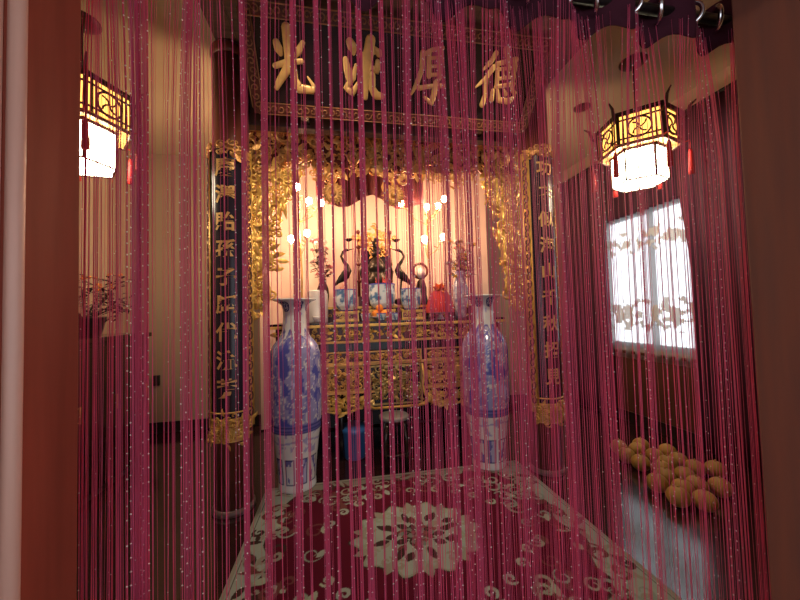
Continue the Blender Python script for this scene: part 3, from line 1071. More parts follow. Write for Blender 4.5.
for k in range(8):
    dg_.leaf((rng.uniform(-.03, .03), 0, .57 + k * .02), (rng.uniform(-1, 1), rng.uniform(-.5, .5), .7), (0, -1, 0), .06, .018)
part('dragon_finial', dg_, M_BRONZE, t)

# throne with gilt crest behind the burner
t = thing('ancestor_throne', 'red and gilt carved throne frame behind the bronze burner', 'throne', (.40, 3.86, 1.42))
part('seat', MB().box(-.20, -.09, 0, .20, .09, .12), M_REDLACQ, t, bevel=.004)
for sx in (-1, 1):
    p = MB(); p.tube([(sx * .19, 0, .12), (sx * .19, 0, .4), (sx * .185, 0, .86)], [.018, .016, .014], 8)
    for z in (.3, .5, .7, .88): p.ball((sx * .188, 0, z), .026, 10, 7)
    part('post', p, M_REDLACQ, t)
c = MB(); c.tube([(-.24, 0, .80), (-.1, 0, .79), (.1, 0, .79), (.24, 0, .80)], .014, 8)
for sx in (-1, 1): scroll(c, sx * .24, .815, .03, sx, 0, 0, .009)
part('top_rail', c, M_GOLD2, t)
c = MB(); carve(c, lambda x, z: z < .97 - abs(x) * .8, (-.16, .6, .16, .97), 80, .02, .04, -.01, R4)
part('crest', c, M_GOLD2, t)
part('back_panel', MB().box(-.16, .01, .12, .16, .03, .72), M_LACQ, t)

# ------------------------------------------------------------------ flowers


def bouquet(name, label, loc, vase_prof, vase_m, heads, leaf_m, cat='flowers'):
    t = thing(name, label, cat, loc)
    part('vase', MB().lathe(vase_prof, 24, cap=False), vase_m, t)
    zt = max(z for _, z in vase_prof)
    st = MB(); lf = MB()
    fl = {}
    for (x, y, z, r, m) in heads:
        st.tube([(0, 0, zt - .05), (x * .4, y * .4, (zt + z) / 2), (x, y, z)], .003, 4)
        q = fl.setdefault(m.name, (m, MB()))[1]
        for k in range(11):
            a = 2.4 * k; el = .15 + .12 * k
            q.leaf((x, y, z), (math.cos(a) * math.cos(el), math.sin(a) * math.cos(el), math.sin(el)), (0, 0, 1), r, r * .75, 0, .25)
    for k in range(34):
        a = rng.uniform(0, 6.28)
        h = heads[k % len(heads)]
        lf.leaf((h[0] * .6, h[1] * .6, zt + (h[2] - zt) * rng.uniform(.2, .8)), (math.cos(a), math.sin(a), rng.uniform(-.2, .7)), (0, 0, 1), rng.uniform(.06, .11), .032)
    part('stems', st, M_LEAF, t); part('leaves', lf, leaf_m, t)
    for nm, (m, q) in fl.items(): part('blossoms', q, m, t)
    return t


SLIM = [(0, 0), (.045, 0), (.05, .02), (.065, .12), (.06, .2), (.035, .27), (.04, .31), (.034, .31), (.028, .27), (0, .1)]
hd = [(rng.uniform(-.13, .10), rng.uniform(-.08, .08), rng.uniform(.34, .72), rng.uniform(.03, .05), rng.choice((M_PETALP, M_PETALP, M_PETALW))) for _ in range(22)]
bouquet('flower_vase', 'dusky pink flower arrangement in a dark vase behind the white jar', (-.19, 3.64, 1.42), SLIM, M_BRONZE, hd, M_LEAFP)
hd = [(rng.uniform(-.1, .12), rng.uniform(-.08, .08), rng.uniform(.42, .80), rng.uniform(.03, .045), rng.choice((M_PETALY, M_PETALY, M_PETALW))) for _ in range(18)]
bwv = mat('blue_white_glaze', (.75, .78, .85), .15, col2=(.06, .08, .35), scale=26)
bouquet('flower_vase', 'yellow flowers in a slim blue and white vase at the right end of the altar', (1.235, 3.30, 1.27), [(0, 0), (.05, 0), (.055, .02), (.075, .22), (.07, .34), (.04, .43), (.05, .49), (.044, .49), (.034, .43), (0, .2)], bwv, hd, M_LEAF)
hd = [(rng.uniform(-.14, .14), rng.uniform(-.08, .08), rng.uniform(.36, .74), rng.uniform(.03, .05), rng.choice((M_PETALP, M_PETALY, M_PETALW))) for _ in range(24)]
bouquet('flower_vase', 'pink and yellow bouquet above the right floor vase beside the backdrop', (1.40, 3.66, 1.42), SLIM, bwv, hd, M_LEAFP)

# pale statuette with a red halo
t = thing('statuette', 'small pale faced robed statuette with a red halo right of the right incense bowl', 'statuette', (.91, 3.68, 1.42))
part('robe', MB().lathe([(0, 0), (.075, 0), (.08, .02), (.06, .12), (.062, .2), (.045, .27), (.02, .3), (.018, .32)], 20, cap=False), M_BRONZE, t)
hb = MB().ball((0, 0, .37), .058, 14, 10, sc3=(.9, .95, 1.1)); hb.ball((0, -.055, .365), .010, 6, 5)
part('head', hb, M_WHITE, t)
part('halo', MB().tube([(math.cos(a) * .085, .03, .40 + math.sin(a) * .085) for a in [2 * PI * k / 24 for k in range(24)]], .014, 8, closed=True), M_REDLACQ, t)

# red paper offering on a plate
single('footed_plate', MB().lathe([(0, 0), (.05, 0), (.04, .012), (.02, .03), (.02, .05), (.12, .06), (.135, .07), (.12, .068), (0, .062)], 32, cap=False), M_SILVER, 'silver footed plate under the red paper offering', 'plate', (.985, 3.22, 1.27))
t = thing('paper_offering', 'red pleated paper offering with an orange rosette, on the silver footed plate', 'offering', (.985, 3.22, 1.335))
rp = MB(); n = 48; b0 = 0
for (r, z) in ((.135, .0), (.13, .06), (.105, .15), (.07, .215)):
    for j in range(n):
        a = 2 * PI * j / n; rr_ = r * (1 + .07 * (1 if j % 2 else -1))
        rp.v.append((math.cos(a) * rr_, math.sin(a) * rr_, z))
for i in range(3):
    for j in range(n): rp.face((i * n + j, i * n + (j + 1) % n, (i + 1) * n + (j + 1) % n, (i + 1) * n + j))
rp.face(list(range(n))[::-1]); rp.face([3 * n + j for j in range(n)])
part('pleated_body', rp, M_REDPAPER, t)
q = MB()
for k in range(26):
    a = 2.4 * k; el = .0 + .05 * k
    q.leaf((0, 0, .21), (math.cos(a) * math.cos(el), math.sin(a) * math.cos(el), math.sin(el)), (0, 0, 1), .11, .05, 0, .2)
part('rosette', q, M_ORANGE, t)


# ------------------------------------------------------------------ branching lamps beside the altar
def branch_lamp(label, base, bulbs, Y):
    t = thing('branch_lamp', label, 'lamp', base, 'branching flower lamps on the altar')
    B = Vector(base)
    part('base', MB().lathe([(0, 0), (.07, 0), (.075, .015), (.03, .03), (.014, .06), (0, .07)], 20, cap=False), M_BRONZE, t)
    top = max(atY(px, py, Y).z for px, py in bulbs) - B.z - .15
    part('stem', MB().tube([(0, 0, .04), (.01, 0, top * .4), (-.008, 0, top * .75), (0, 0, top)], [.010, .009, .008, .006], 8), M_GOLD2, t)
    for k, (px, py) in enumerate(bulbs):
        p = atY(px, py, Y + (k % 3 - 1) * .05) - B
        a0 = Vector((0, 0, min(top, max(.15, p.z - .22))))
        mid = a0.lerp(p, .5) + Vector((0, 0, -.05))
        ar = MB(); ar.tube([a0, a0.lerp(mid, .6), mid, mid.lerp(p, .6), p - Vector((0, 0, .035))], [.005, .004, .004, .004, .006], 6)
        for q in range(5):
            a = rng.uniform(0, 6.28)
            ar.leaf(tuple(mid.lerp(p, q / 5)), (math.cos(a), math.sin(a) * .5, .5), (0, 0, 1), .055, .022)
        part('arm', ar, M_GOLD2, t)
        cupm = MB()
        for q in range(6):
            a = 2 * PI * q / 6
            cupm.leaf((p.x, p.y, p.z - .03), (math.cos(a) * .7, math.sin(a) * .7, .7), (math.cos(a), math.sin(a), -.5), .05, .03)
        part('flower_cup', cupm, M_PETALW, t)
        part('bulb', MB().ball((p.x, p.y, p.z), .030, 12, 8, sc3=(1, 1, 1.25)), M_BULB, t)
    return t


branch_lamp('branching lamp with lit flower bulbs at the left end of the altar', (-.39, 3.42, 1.27), [(297, 187), (309, 201), (321, 203), (307, 233), (291, 239)], 3.42)
branch_lamp('branching lamp with lit flower bulbs right of the altar centre', (.94, 3.44, 1.27), [(401, 203), (427, 207), (438, 206), (444, 199), (424, 239), (443, 237)], 3.44)

# ------------------------------------------------------------------ stool, blue box under the altar
t = thing('round_stool', 'round dark stool with a grey top in front of the altar', 'stool', (.435, 2.90, 0.008))
part('seat', MB().lathe([(0, .415), (.125, .415), (.13, .42), (.13, .44), (.12, .447), (0, .45)], 32, cap=False), mat('grey_cushion', (.22, .21, .22), .5), t)
for k in range(4):
    a = PI / 4 + k * PI / 2
    part('leg', MB().tube([(math.cos(a) * .09, math.sin(a) * .09, .42), (math.cos(a) * .13, math.sin(a) * .13, .25), (math.cos(a) * .12, math.sin(a) * .12, 0)], [.016, .014, .016], 8), M_DARKWOOD, t)
part('stretcher', MB().tube([(math.cos(a) * .125, math.sin(a) * .125, .14) for a in [2 * PI * k / 24 for k in range(24)]], .010, 6, closed=True), M_DARKWOOD, t)
t = thing('plastic_tub', 'blue plastic tub on the floor under the altar left of the stool', 'tub', (.10, 3.22, 0))
part('body', MB().lathe([(0, 0), (.12, 0), (.13, .02), (.15, .24), (.157, .25), (.157, .26), (.143, .255), (.12, .03), (0, .02)], 28, cap=False, sx=.85), M_BLUE, t)
part('lid', MB().lathe([(.158, .258), (.16, .275), (.12, .29), (0, .292)], 28, cap=False, sx=.85), M_BLUE, t)

# ------------------------------------------------------------------ rug
RX0, RX1, RY0, RY1 = -.60, 1.50, 1.22, 2.76


def rug():
    nx, ny = 460, 340
    xs = np.linspace(RX0, RX1, nx); ys = np.linspace(RY0, RY1, ny)
    X, Y = np.meshgrid(xs, ys, indexing='ij')
    RED = np.array((.085, .006, .022)); CRM = np.array((.27, .33, .32)); GRY = np.array((.24, .24, .22)); DRK = np.array((.045, .025, .025)); GRN = np.array((.30, .36, .31)); ROS = np.array((.13, .045, .05))
    C = np.empty((nx, ny, 3)); C[:] = RED
    R = random.Random(21)
    C[:] = RED * (1 + .10 * np.sin(X * 400)[..., None] * np.sin(Y * 400)[..., None])

    def put(mask, col): C[mask] = col
    dx = np.minimum(X - RX0, RX1 - X); dy = np.minimum(Y - RY0, RY1 - Y)
    # border band with a scalloped inner edge
    cxm, cym = (RX0 + RX1) / 2, (RY0 + RY1) / 2
    corner = np.exp(-((dx / .34) ** 2 + (dy / .34) ** 2))
    bw_x = .15 + .035 * np.sin(Y * 17) + .16 * corner
    bw_y = .085 + .02 * np.sin(X * 17) + .16 * corner
    band = (dx < bw_x) | (dy < bw_y)
    put(band, CRM)
    put((dy < bw_y) & ~(dx < bw_x), GRY * .8)
    rim = ((dx < bw_x + .018) | (dy < bw_y + .018)) & ~band
    put(rim, DRK)
    put((dx < .02) | (dy < .02), GRY)
    put(((dx > .028) & (dx < .036)) | ((dy > .028) & (dy < .036) & (dx > .028)), DRK)

    def blob(cx, cy, a, bb, ang, col):
        i0, i1 = np.searchsorted(xs, (cx - max(a, bb), cx + max(a, bb))); j0, j1 = np.searchsorted(ys, (cy - max(a, bb), cy + max(a, bb)))
        x = X[i0:i1, j0:j1] - cx; y = Y[i0:i1, j0:j1] - cy
        u = x * math.cos(ang) + y * math.sin(ang); w_ = -x * math.sin(ang) + y * math.cos(ang)
        # pointed leaf outline
        mk = (np.abs(u) < a) & (np.abs(w_) < bb * np.clip(1 - (u / a) ** 2, 0, 1))
        C[i0:i1, j0:j1][mk] = col

    def curl(cx, cy, r, st, sg, wd, col, turns=1.1):
        for k in range(40):
            t = k / 39; a = st + sg * t * turns * 2 * PI; q = r * (1 - .75 * t)
            ww = wd * (.45 + .8 * math.sin(PI * min(1, t + .1)))
            px, py = cx + math.cos(a) * q, cy + math.sin(a) * q
            i0, i1 = np.searchsorted(xs, (px - ww, px + ww)); j0, j1 = np.searchsorted(ys, (py - ww, py + ww))
            mk = (X[i0:i1, j0:j1] - px) ** 2 + (Y[i0:i1, j0:j1] - py) ** 2 < ww * ww
            C[i0:i1, j0:j1][mk] = col

    # border ornament
    for k in range(120):
        side = R.random()
        if side < .36: cx, cy = RX0 + R.uniform(.05, .22), R.uniform(RY0 + .05, RY1 - .05)
        elif side < .72: cx, cy = RX1 - R.uniform(.05, .22), R.uniform(RY0 + .05, RY1 - .05)
        elif side < .86: cx, cy = R.uniform(RX0 + .1, RX1 - .1), RY1 - R.uniform(.05, .09)
        else: cx, cy = R.uniform(RX0 + .1, RX1 - .1), RY0 + R.uniform(.05, .09)
        if R.random() < .5: curl(cx, cy, R.uniform(.03, .06), R.uniform(0, 6.28), R.choice((-1, 1)), .010, R.choice((DRK, GRY, ROS, GRY)))
        else: blob(cx, cy, R.uniform(.03, .07), R.uniform(.012, .025), R.uniform(0, 3.14), R.choice((DRK, GRY, GRN, ROS)))
    # corner and field scrolls in cream on red
    for k in range(170):
        cx, cy = R.uniform(RX0 + .12, RX1 - .12), R.uniform(RY0 + .1, RY1 - .1)
        d = math.hypot((cx - cxm) / .78, (cy - cym) / .56)
        if d < .80 or (d < .95 and R.random() < .5): continue
        curl(cx, cy, R.uniform(.035, .075), R.uniform(0, 6.28), R.choice((-1, 1)), R.uniform(.005, .010), R.choice((CRM * .8, GRN * .8, GRY, ROS)))
        if R.random() < .5: blob(cx + .05, cy, .04, .02, R.uniform(0, 3.14), R.choice((CRM, GRN, ROS)))
    # floral wreath line round the middle
    for k in range(26):
        a = 2 * PI * k / 26
        cx, cy = cxm + math.cos(a) * .62, cym + math.sin(a) * .50
        if k % 13 in (0, 1, 6, 7, 12): continue
        curl(cx, cy, .035, a, 1 if k % 2 else -1, .009, R.choice((CRM, GRN, GRY)))
    # medallion
    mx, my = .425, 2.0
    th = np.arctan2((Y - my) / .30, (X - mx) / .37)
    rr_ = np.hypot((X - mx) / .37, (Y - my) / .30)
    lob = 1 + .07 * np.cos(10 * th) + .03 * np.cos(20 * th + .8)
    put(rr_ < lob, GRN * .75); put(rr_ < lob - .045, CRM)
    put((rr_ < lob + .03) & (rr_ > lob), DRK)
    for k in range(10):
        a = 2 * PI * (k + .5) / 10
        for sg in (-1, 1):
            curl(mx + math.cos(a + sg * .13) * .37 * .83, my + math.sin(a + sg * .13) * .30 * .83, .036, a + PI, sg, .010, GRN * .8 if k % 2 else GRY)
        blob(mx + math.cos(a) * .37 * .95, my + math.sin(a) * .30 * .95, .05, .025, a, GRY)
    for k in range(30):
        a = 2.4 * k; q = .03 + .0062 * k
        cx, cy = mx + math.cos(a) * q * 1.15, my + math.sin(a) * q * .9
        blob(cx, cy, .042, .024, a + R.uniform(-.5, .5), R.choice((DRK, ROS, GRY, DRK)))
    for k in range(8):
        a = 2 * PI * k / 8 + .2
        blob(mx + math.cos(a) * .23, my + math.sin(a) * .17, .055, .022, a, DRK)
    for (cx, cy) in ((mx - .06, my + .02), (mx + .07, my + .03), (mx + .0, my - .06)):
        for k in range(6): blob(cx + math.cos(k * 1.05) * .028, cy + math.sin(k * 1.05) * .025, .028, .018, k * 1.05, CRM * .55 if k % 2 else ROS * 1.5)
        curl(cx, cy, .02, 0, 1, .006, DRK)
    mb = MB()
    V = np.stack([X, Y, np.full_like(X, .008)], -1).reshape(-1, 3)
    mb.v = [tuple(p) for p in V]
    idx = np.arange(nx * ny).reshape(nx, ny)
    q = np.stack([idx[:-1, :-1], idx[1:, :-1], idx[1:, 1:], idx[:-1, 1:]], -1).reshape(-1, 4)
    mb.f = [tuple(int(i) for i in r) for r in q]; mb.m = [0] * len(mb.f); mb.s = [False] * len(mb.f)
    # thin sides
    n0 = len(mb.v)
    ring = list(idx[:, 0]) + list(idx[-1, 1:]) + list(idx[-2::-1, -1]) + list(idx[0, -2:0:-1])
    mb.v += [(mb.v[i][0], mb.v[i][1], 0.0) for i in ring]
    for k in range(len(ring)):
        k2 = (k + 1) % len(ring)
        mb.face((int(ring[k]), n0 + k, n0 + k2, int(ring[k2])))
    me = mb.mesh('rug', M_RUG)
    cols = np.ones((len(mb.v), 4), np.float32)
    cols[:nx * ny, :3] = C.reshape(-1, 3); cols[nx * ny:, :3] = GRY
    paint(me, cols)
    return tag(link('rug', me), 'maroon rug with a cream floral medallion and cream scroll border', 'rug')


rug()


# ------------------------------------------------------------------ hanging lanterns
def hexp(r, k, rot=0.0): a = rot + k * PI / 3; return math.cos(a) * r, math.sin(a) * r


def lantern(loc, label, rz):
    t = thing('hexagonal_lantern', label, 'lantern', loc, 'hexagonal hanging lanterns', rz)
    H1, H2 = .245, .49
    RS, RD = .19, .27
    part('lower_shade', MB().lathe([(RS * .97, .006), (RS * .985, .006), (RS * .985, H1)], 6, cap=False, s=False).lathe([(0, .004), (RS * .97, .004)], 6, cap=False, s=False), M_LWHITE, t)
    fr_ = MB()
    for k in range(6):
        x, y = hexp(RS, k); x2, y2 = hexp(RS, k + 1)
        fr_.tube([(x, y, 0), (x, y, H1)], .007, 6); fr_.tube([(x, y, 0), (x2, y2, 0)], .006, 6); fr_.tube([(x, y, H1), (x2, y2, H1)], .012, 6)
    part('lower_frame', fr_, M_LFRAME, t)
    for k in range(6):
        p = MB(); (x, y), (x2, y2) = hexp(RD * .97, k), hexp(RD * .97, k + 1)
        p.v = [(x, y, H1 + .02), (x2, y2, H1 + .02), (x2, y2, H2), (x, y, H2)]; p.face((0, 1, 2, 3))
        part('panel', p, M_LAMBER, t)
    fr_ = MB()
    for k in range(6):
        A, B = Vector((*hexp(RD, k), 0)), Vector((*hexp(RD, k + 1), 0))
        d = (B - A); mid = (A + B) / 2
        nrm = Vector((mid.x, mid.y, 0)).normalized() * .006

        def P(u, z): return A + d * u + nrm + Vector((0, 0, z))
        fr_.tube([P(0, H1), P(0, H2 + .015)], .013, 6)
        for z, r in ((H1 + .01, .013), (H1 + .055, .007), (H2 - .045, .007), (H2, .013)): fr_.tube([P(0, z), P(1, z)], r, 6)
        for u in (.13, .22, .78, .87): fr_.tube([P(u, H1 + .01), P(u, H2)], .006, 5)
        zc = (H1 + H2) / 2
        fr_.tube([P(.5 + math.cos(a) * .075 / d.length, zc + math.sin(a) * .075) for a in [2 * PI * q / 20 for q in range(20)]], .007, 6, closed=True)
        # emblem inside the ring
        for q in range(4):
            a = q * PI / 2
            fr_.tube([P(.5 + math.cos(a + s_ * .8) * .06 * s_ / d.length, zc + math.sin(a + s_ * .8) * .06 * s_) for s_ in (.1, .4, .7, 1)], .006, 5)
    # gilt underside skirt between drum and shade
    part('frame', fr_, M_LFRAME, t)
    part('skirt', MB().lathe([(RS, H1 + .005), (RD + .02, H1 + .005), (RD + .02, H1 + .018), (RS, H1 + .018)], 6, cap=False, s=False), M_GOLD2, t)
    part('roof', MB().lathe([(RD + .01, H2 + .01), (RD + .02, H2 + .02), (.2, H2 + .045), (.05, H2 + .09), (.02, H2 + .12)], 6, s=False), M_LFRAME, t)
    for k in range(6):
        x, y = hexp(1, k)
        part('bracket', MB().tube([(x * RD, y * RD, H2 - .06), (x * (RD + .045), y * (RD + .045), H2 - .03), (x * (RD + .06), y * (RD + .06), H2 + .04), (x * (RD + .10), y * (RD + .10), H2 + .075)], [.010, .013, .011, .005], 6), M_LFRAME, t)
        ts = MB(); ts.tube([(x * (RD + .05), y * (RD + .05), H1 + .02), (x * (RD + .05), y * (RD + .05), H1 - .06)], .003, 5)
        ts.tube([(x * (RD + .05), y * (RD + .05), H1 - .05), (x * (RD + .05), y * (RD + .05), H1 - .08), (x * (RD + .05), y * (RD + .05), H1 - .24)], [.008, .016, .02], 8)
        ts.tube([(x * (RD), y * (RD), H1 + .01), (x * (RD + .05), y * (RD + .05), H1 + .02)], .005, 5)
        part('tassel', ts, M_TASSEL, t)
    zc = ZC - loc[2]
    part('cord', MB().tube([(0, 0, H2 + .1), (0, 0, zc - .02)], .007, 8), M_DARKMETAL, t)
    part('ceiling_rose', MB().lathe([(.012, zc - .035), (.08, zc - .028), (.10, zc - .012), (.10, zc)], 28), M_LFRAME, t)
    return t


lantern((2.40, 2.25, 2.33), 'lit hexagonal lantern hanging beside the bright window', 0.30)
lantern((-1.66, 2.46, 2.36), 'lit hexagonal lantern hanging by the left wall, partly behind the left doorpost', 0.12)
q = MB().lathe([(.055, -.012), (.075, -.010), (.08, 0)], 24)
single('downlight', q, M_LFRAME, 'small round unlit downlight on the ceiling beyond the right lantern', 'ceiling light', (2.42, 2.86, ZC))

# ------------------------------------------------------------------ window dressing


def drape(name, label, y0, y1, folds, zt, zb, amp, shift, mats, cat, edge=None, group=None, x=None):
    v = MB(); xx = x if x is not None else XR - .10
    N_ = max(40, folds * 10)
    R = random.Random(int(y0 * 100))
    ph = R.uniform(0, 6)

    def fn(i, j):
        y = y0 + (y1 - y0) * i
        if edge: y += edge(i, j)
        a = amp * (1 - .45 * j)
        return (xx + a * math.sin(i * folds * 2 * PI + ph + .6 * math.sin(j * 2 + i * 9)), y, zb + (zt - zb) * j)
    v.grid(fn, N_, 14)
    return v


zt = 3.12
v = drape('d', '', 3.48, 4.22, 8, zt, .03, .032, 0, None, '')
single('window_drape', v, M_DRAPE, 'plum floor length drape on the far side of the window, next to the back wall', 'drape', group='plum window drapes', solid=.003)
v = drape('d', '', 2.34, 2.52, 3, zt, .03, .028, 0, None, '', edge=lambda i, j: (.14 * max(0, (j - .55)) / .45 * (i)))
single('window_drape', v, M_DRAPE, 'narrow plum drape hanging over the near edge of the window', 'drape', group='plum window drapes', solid=.003)
v = drape('d', '', 1.40, 2.29, 10, zt, .03, .032, 0, None, '')
single('window_drape', v, M_DRAPE, 'wide plum drape on the near side of the window, next to the right doorpost', 'drape', group='plum window drapes', solid=.003)
v = drape('d', '', 2.54, 3.46, 12, zt, 2.36, .028, 0, None, '', x=XR - .09)
single('window_valance', v, M_DRAPE, 'plum gathered valance across the top of the bright window', 'valance', solid=.003)
single('drape_rod', MB().tube([(XR - .10, 1.3, zt + .01), (XR - .10, 4.28, zt + .01)], .014, 10).ball((XR - .10, 1.3, zt + .01), .03).ball((XR - .10, 4.28, zt + .01), .03).box(XR - .11, 1.5, zt, XR, 1.52, zt + .02).box(XR - .11, 4.1, zt, XR, 4.12, zt + .02), M_DARKMETAL, 'dark rod above the window carrying the plum drapes', 'rod')


def sheer():
    mb = MB(); nu, nv = 220, 120
    y0, y1, z0, z1 = 2.36, 3.74, .75, 2.62
    R = random.Random(4)

    def fn(i, j):
        return (XR - .035 + .016 * math.sin(i * 26 * 2 * PI / 2 + 2 * math.sin(i * 5)), y0 + (y1 - y0) * i, z0 + (z1 - z0) * j)
    mb.grid(fn, nu, nv)
    me = mb.mesh('sheer_curtain', M_SHEER)
    cols = np.zeros((len(mb.v), 4), np.float32); cols[:, 3] = 1
    for k, (x, y, z) in enumerate(mb.v):
        dens = math.exp(-((z - 2.06) / .10) ** 2) + math.exp(-((z - 1.25) / .14) ** 2)
        n_ = noise.noise(Vector((y * 9, z * 11, 3.0))) + .6 * noise.noise(Vector((y * 24, z * 24, 8.0)))
        f_ = .02 + (.85 if (dens > .2 and n_ + dens * .55 > .40) else 0)
        # fold shading painted in as grey lines where the voile doubles up
        f_ += .55 * max(0, math.sin((y - y0) / (y1 - y0) * 26 * PI + 1.2 + 2 * math.sin(y * 5))) ** 14
        cols[k, :3] = min(1, f_)
    paint(me, cols)
    return tag(link('sheer_curtain', me), 'white sheer curtain with two embroidered flower bands over the bright window', 'curtain')


sheer()
single('sheer_rod', MB().tube([(XR - .035, 2.34, 2.62), (XR - .035, 3.76, 2.62)], .008, 8), M_DARKMETAL, 'thin rod just above the window carrying the white sheer curtain', 'rod')

# ------------------------------------------------------------------ pomelos piled on the floor by the right wall
pm = MB(); pm.ball((0, 0, 0), .068, 18, 12, sc3=(1, 1, .95)); pm.tube([(0, 0, .06), (.003, 0, .075)], [.008, .005], 6)
pme = pm.mesh('pomelo', M_POMELO)
PX = [(619, 447), (630, 449), (641, 446), (627, 456), (638, 462), (650, 455), (660, 460), (655, 468), (668, 452), (676, 462), (664, 475), (659, 484), (671, 486), (680, 476), (686, 466), (690, 482), (681, 494), (694, 498), (697, 470), (700, 488)]
pos = []
for (px, py) in PX:
    p = atZ(px, py + 7, 0.0); x, y, z = p.x, p.y, .065
    for it in range(60):
        moved = False
        for (a, b_, c_) in pos:
            d = math.hypot(x - a, y - b_)
            if abs(z - c_) < .05 and d < .138:
                if d < 1e-4: d, x = .01, x + .01
                x += (x - a) / d * (.140 - d); y += (y - b_) / d * (.140 - d); moved = True
        if not moved: break
    pos.append((x, y, z))
WHERE = ['farthest', 'far left', 'far middle', 'left', 'left front', 'middle left']
p0 = None
order = sorted(range(len(pos)), key=lambda k: pos[k][0])
for k, (x, y, z) in enumerate(pos):
    rank = order.index(k) + 1
    lab = 'yellow pomelo on the dark floor, %s from the left in the heap' % (['first', 'second', 'third', 'fourth', 'fifth', 'sixth', 'seventh', 'eighth', 'ninth', 'tenth', 'eleventh', 'twelfth', 'thirteenth', 'fourteenth', 'fifteenth', 'sixteenth', 'seventeenth', 'eighteenth', 'nineteenth', 'last'][rank - 1])
    if p0 is None: p0 = tag(link('pomelo', pme, None, (x, y, z)), lab, 'pomelo', 'pomelos heaped on the floor')
    else: dup(p0, (x, y, z), lab, rz=k * 1.3)

# ------------------------------------------------------------------ cabinet by the left wall
cx0, cx1, cy0, cy1, cz = XL + .03, -1.86, 2.35, 3.62, 1.22
t = thing('low_cabinet', 'dark glossy wooden cabinet against the left wall', 'cabinet', ((cx0 + cx1) / 2, (cy0 + cy1) / 2, 0))
O_C = ((cx0 + cx1) / 2, (cy0 + cy1) / 2, 0)
part('body', local(MB().box(cx0, cy0, .06, cx1, cy1, cz - .04), O_C), M_DARKWOOD, t, bevel=.006)
part('plinth', local(MB().box(cx0 + .02, cy0 + .02, 0, cx1 - .03, cy1 - .02, .06), O_C), M_SKIRT, t)
part('top', local(MB().box(cx0 - .005, cy0 - .02, cz - .04, cx1 + .02, cy1 + .02, cz), O_C), M_DARKWOOD, t, bevel=.006)
for k in range(3):
    a = cy0 + .03 + k * (cy1 - cy0 - .06) / 3; c = a + (cy1 - cy0 - .06) / 3 - .015
    dr = part('door', local(MB().box(cx1, a, .10, cx1 + .018, c, cz - .07), O_C), M_DARKWOOD, t, bevel=.005)
    part('handle', local(MB().tube([(cx1 + .03, c - .05, .62), (cx1 + .03, c - .05, .74)], .006, 6).tube([(cx1 + .015, c - .05, .63), (cx1 + .03, c - .05, .63)], .004, 5).tube([(cx1 + .015, c - .05, .73), (cx1 + .03, c - .05, .73)], .004, 5), O_C), M_GOLD2, dr)
t = thing('potted_plant', 'dark leafy potted plant with small orange flowers on the cabinet', 'potted plant', (-1.99, 3.0, cz))
part('pot', MB().lathe([(0, 0), (.09, 0), (.10, .02), (.13, .14), (.14, .16), (.125, .16), (.10, .12), (0, .12)], 28, cap=False), M_BRONZE, t)
br_ = MB(); lf = MB(); fw = MB()
for k in range(9):
    a = rng.uniform(0, 6.28); l = rng.uniform(.12, .30)
    p = Vector((math.cos(a) * l * .45, math.sin(a) * l * 1.3, rng.uniform(.22, .46)))
    br_.tube([(0, 0, .12), tuple(p * .5 + Vector((0, 0, .07))), tuple(p)], [.010, .007, .003], 6)
    for q in range(26):
        c = p + Vector((rng.gauss(0, .05), rng.gauss(0, .06), rng.gauss(0, .04)))
        b2 = rng.uniform(0, 6.28)
        lf.leaf(tuple(c), (math.cos(b2), math.sin(b2), rng.uniform(-.4, .6)), (0, 0, 1), rng.uniform(.05, .09), .03)
    if p.z > .3:
        for q in range(5): fw.ball(tuple(p + Vector((rng.gauss(0, .04), rng.gauss(0, .04), .06 + rng.random() * .03))), .012, 6, 5)
part('branches', br_, M_DARKWOOD, t); part('leaves', lf, M_LEAFP, t); part('blossoms', fw, M_ORANGE, t)
single('wall_box', MB().box(0, -.03, 0, .075, 0, .12), M_PLASTIC, 'small dark box on the back wall near the left corner', 'wall box', (-2.21, YB, .56), bevel=.004)

# ------------------------------------------------------------------ string curtain across the doorway
YC = .80
ZH = 2.155
t_c = thing('string_curtain', 'magenta string curtain with tiny beads hanging across the whole doorway', 'curtain', (.35, YC, 2.36))
O_S = (.35, YC, 2.36)
R6 = random.Random(99)


def wave(x): return .028 * math.sin((x - .02) / .1065 * PI)


h = MB()
h.grid(lambda i, j: (-.60 + 1.92 * i, YC + wave(-.60 + 1.92 * i), ZH - .012 + .012 * math.cos((-.6 + 1.92 * i - .02) / .1065 * 2 * PI) + (2.295 - ZH) * j), 180, 4)
part('header', local(h, O_S), M_HEADER, t_c, solid=.003)
for k in range(18):
    x = -.56 + k * .1065 + .02
    sg = 1 if k % 2 else -1
    ax = Vector((1, sg * .75, 0)).normalized(); up = Vector((0, 0, 1)); sd = up.cross(ax)
    e = MB(); e.tube([Vector((x, YC, 2.228)) + sd * math.cos(a) * .034 + up * math.sin(a) * .034 for a in [2 * PI * q / 24 for q in range(24)]], .0065, 8, closed=True)
    part('eyelet', local(e, O_S), M_CHROME, t_c)
rod = MB().tube([(-.66, YC, 2.228), (1.36, YC, 2.228)], .0145, 14)
single('curtain_rod', rod, M_DARKMETAL, 'dark round rod above the doorway threaded through the string curtain', 'rod')


def strand(mb, x, y, r, zb, sway, ph, z0=ZH + .035, n=11):
    pts = []
    for i in range(n):
        f_ = i / (n - 1)
        pts.append((x + sway * f_ * math.sin(ph + f_ * 4), y + wave(x) * max(0, 1 - f_ * 6) + sway * .7 * f_ * math.cos(ph * 1.3 + f_ * 3), z0 - (z0 - zb) * f_))
    mb.tube(pts, r, 3, cap=False)
    return pts


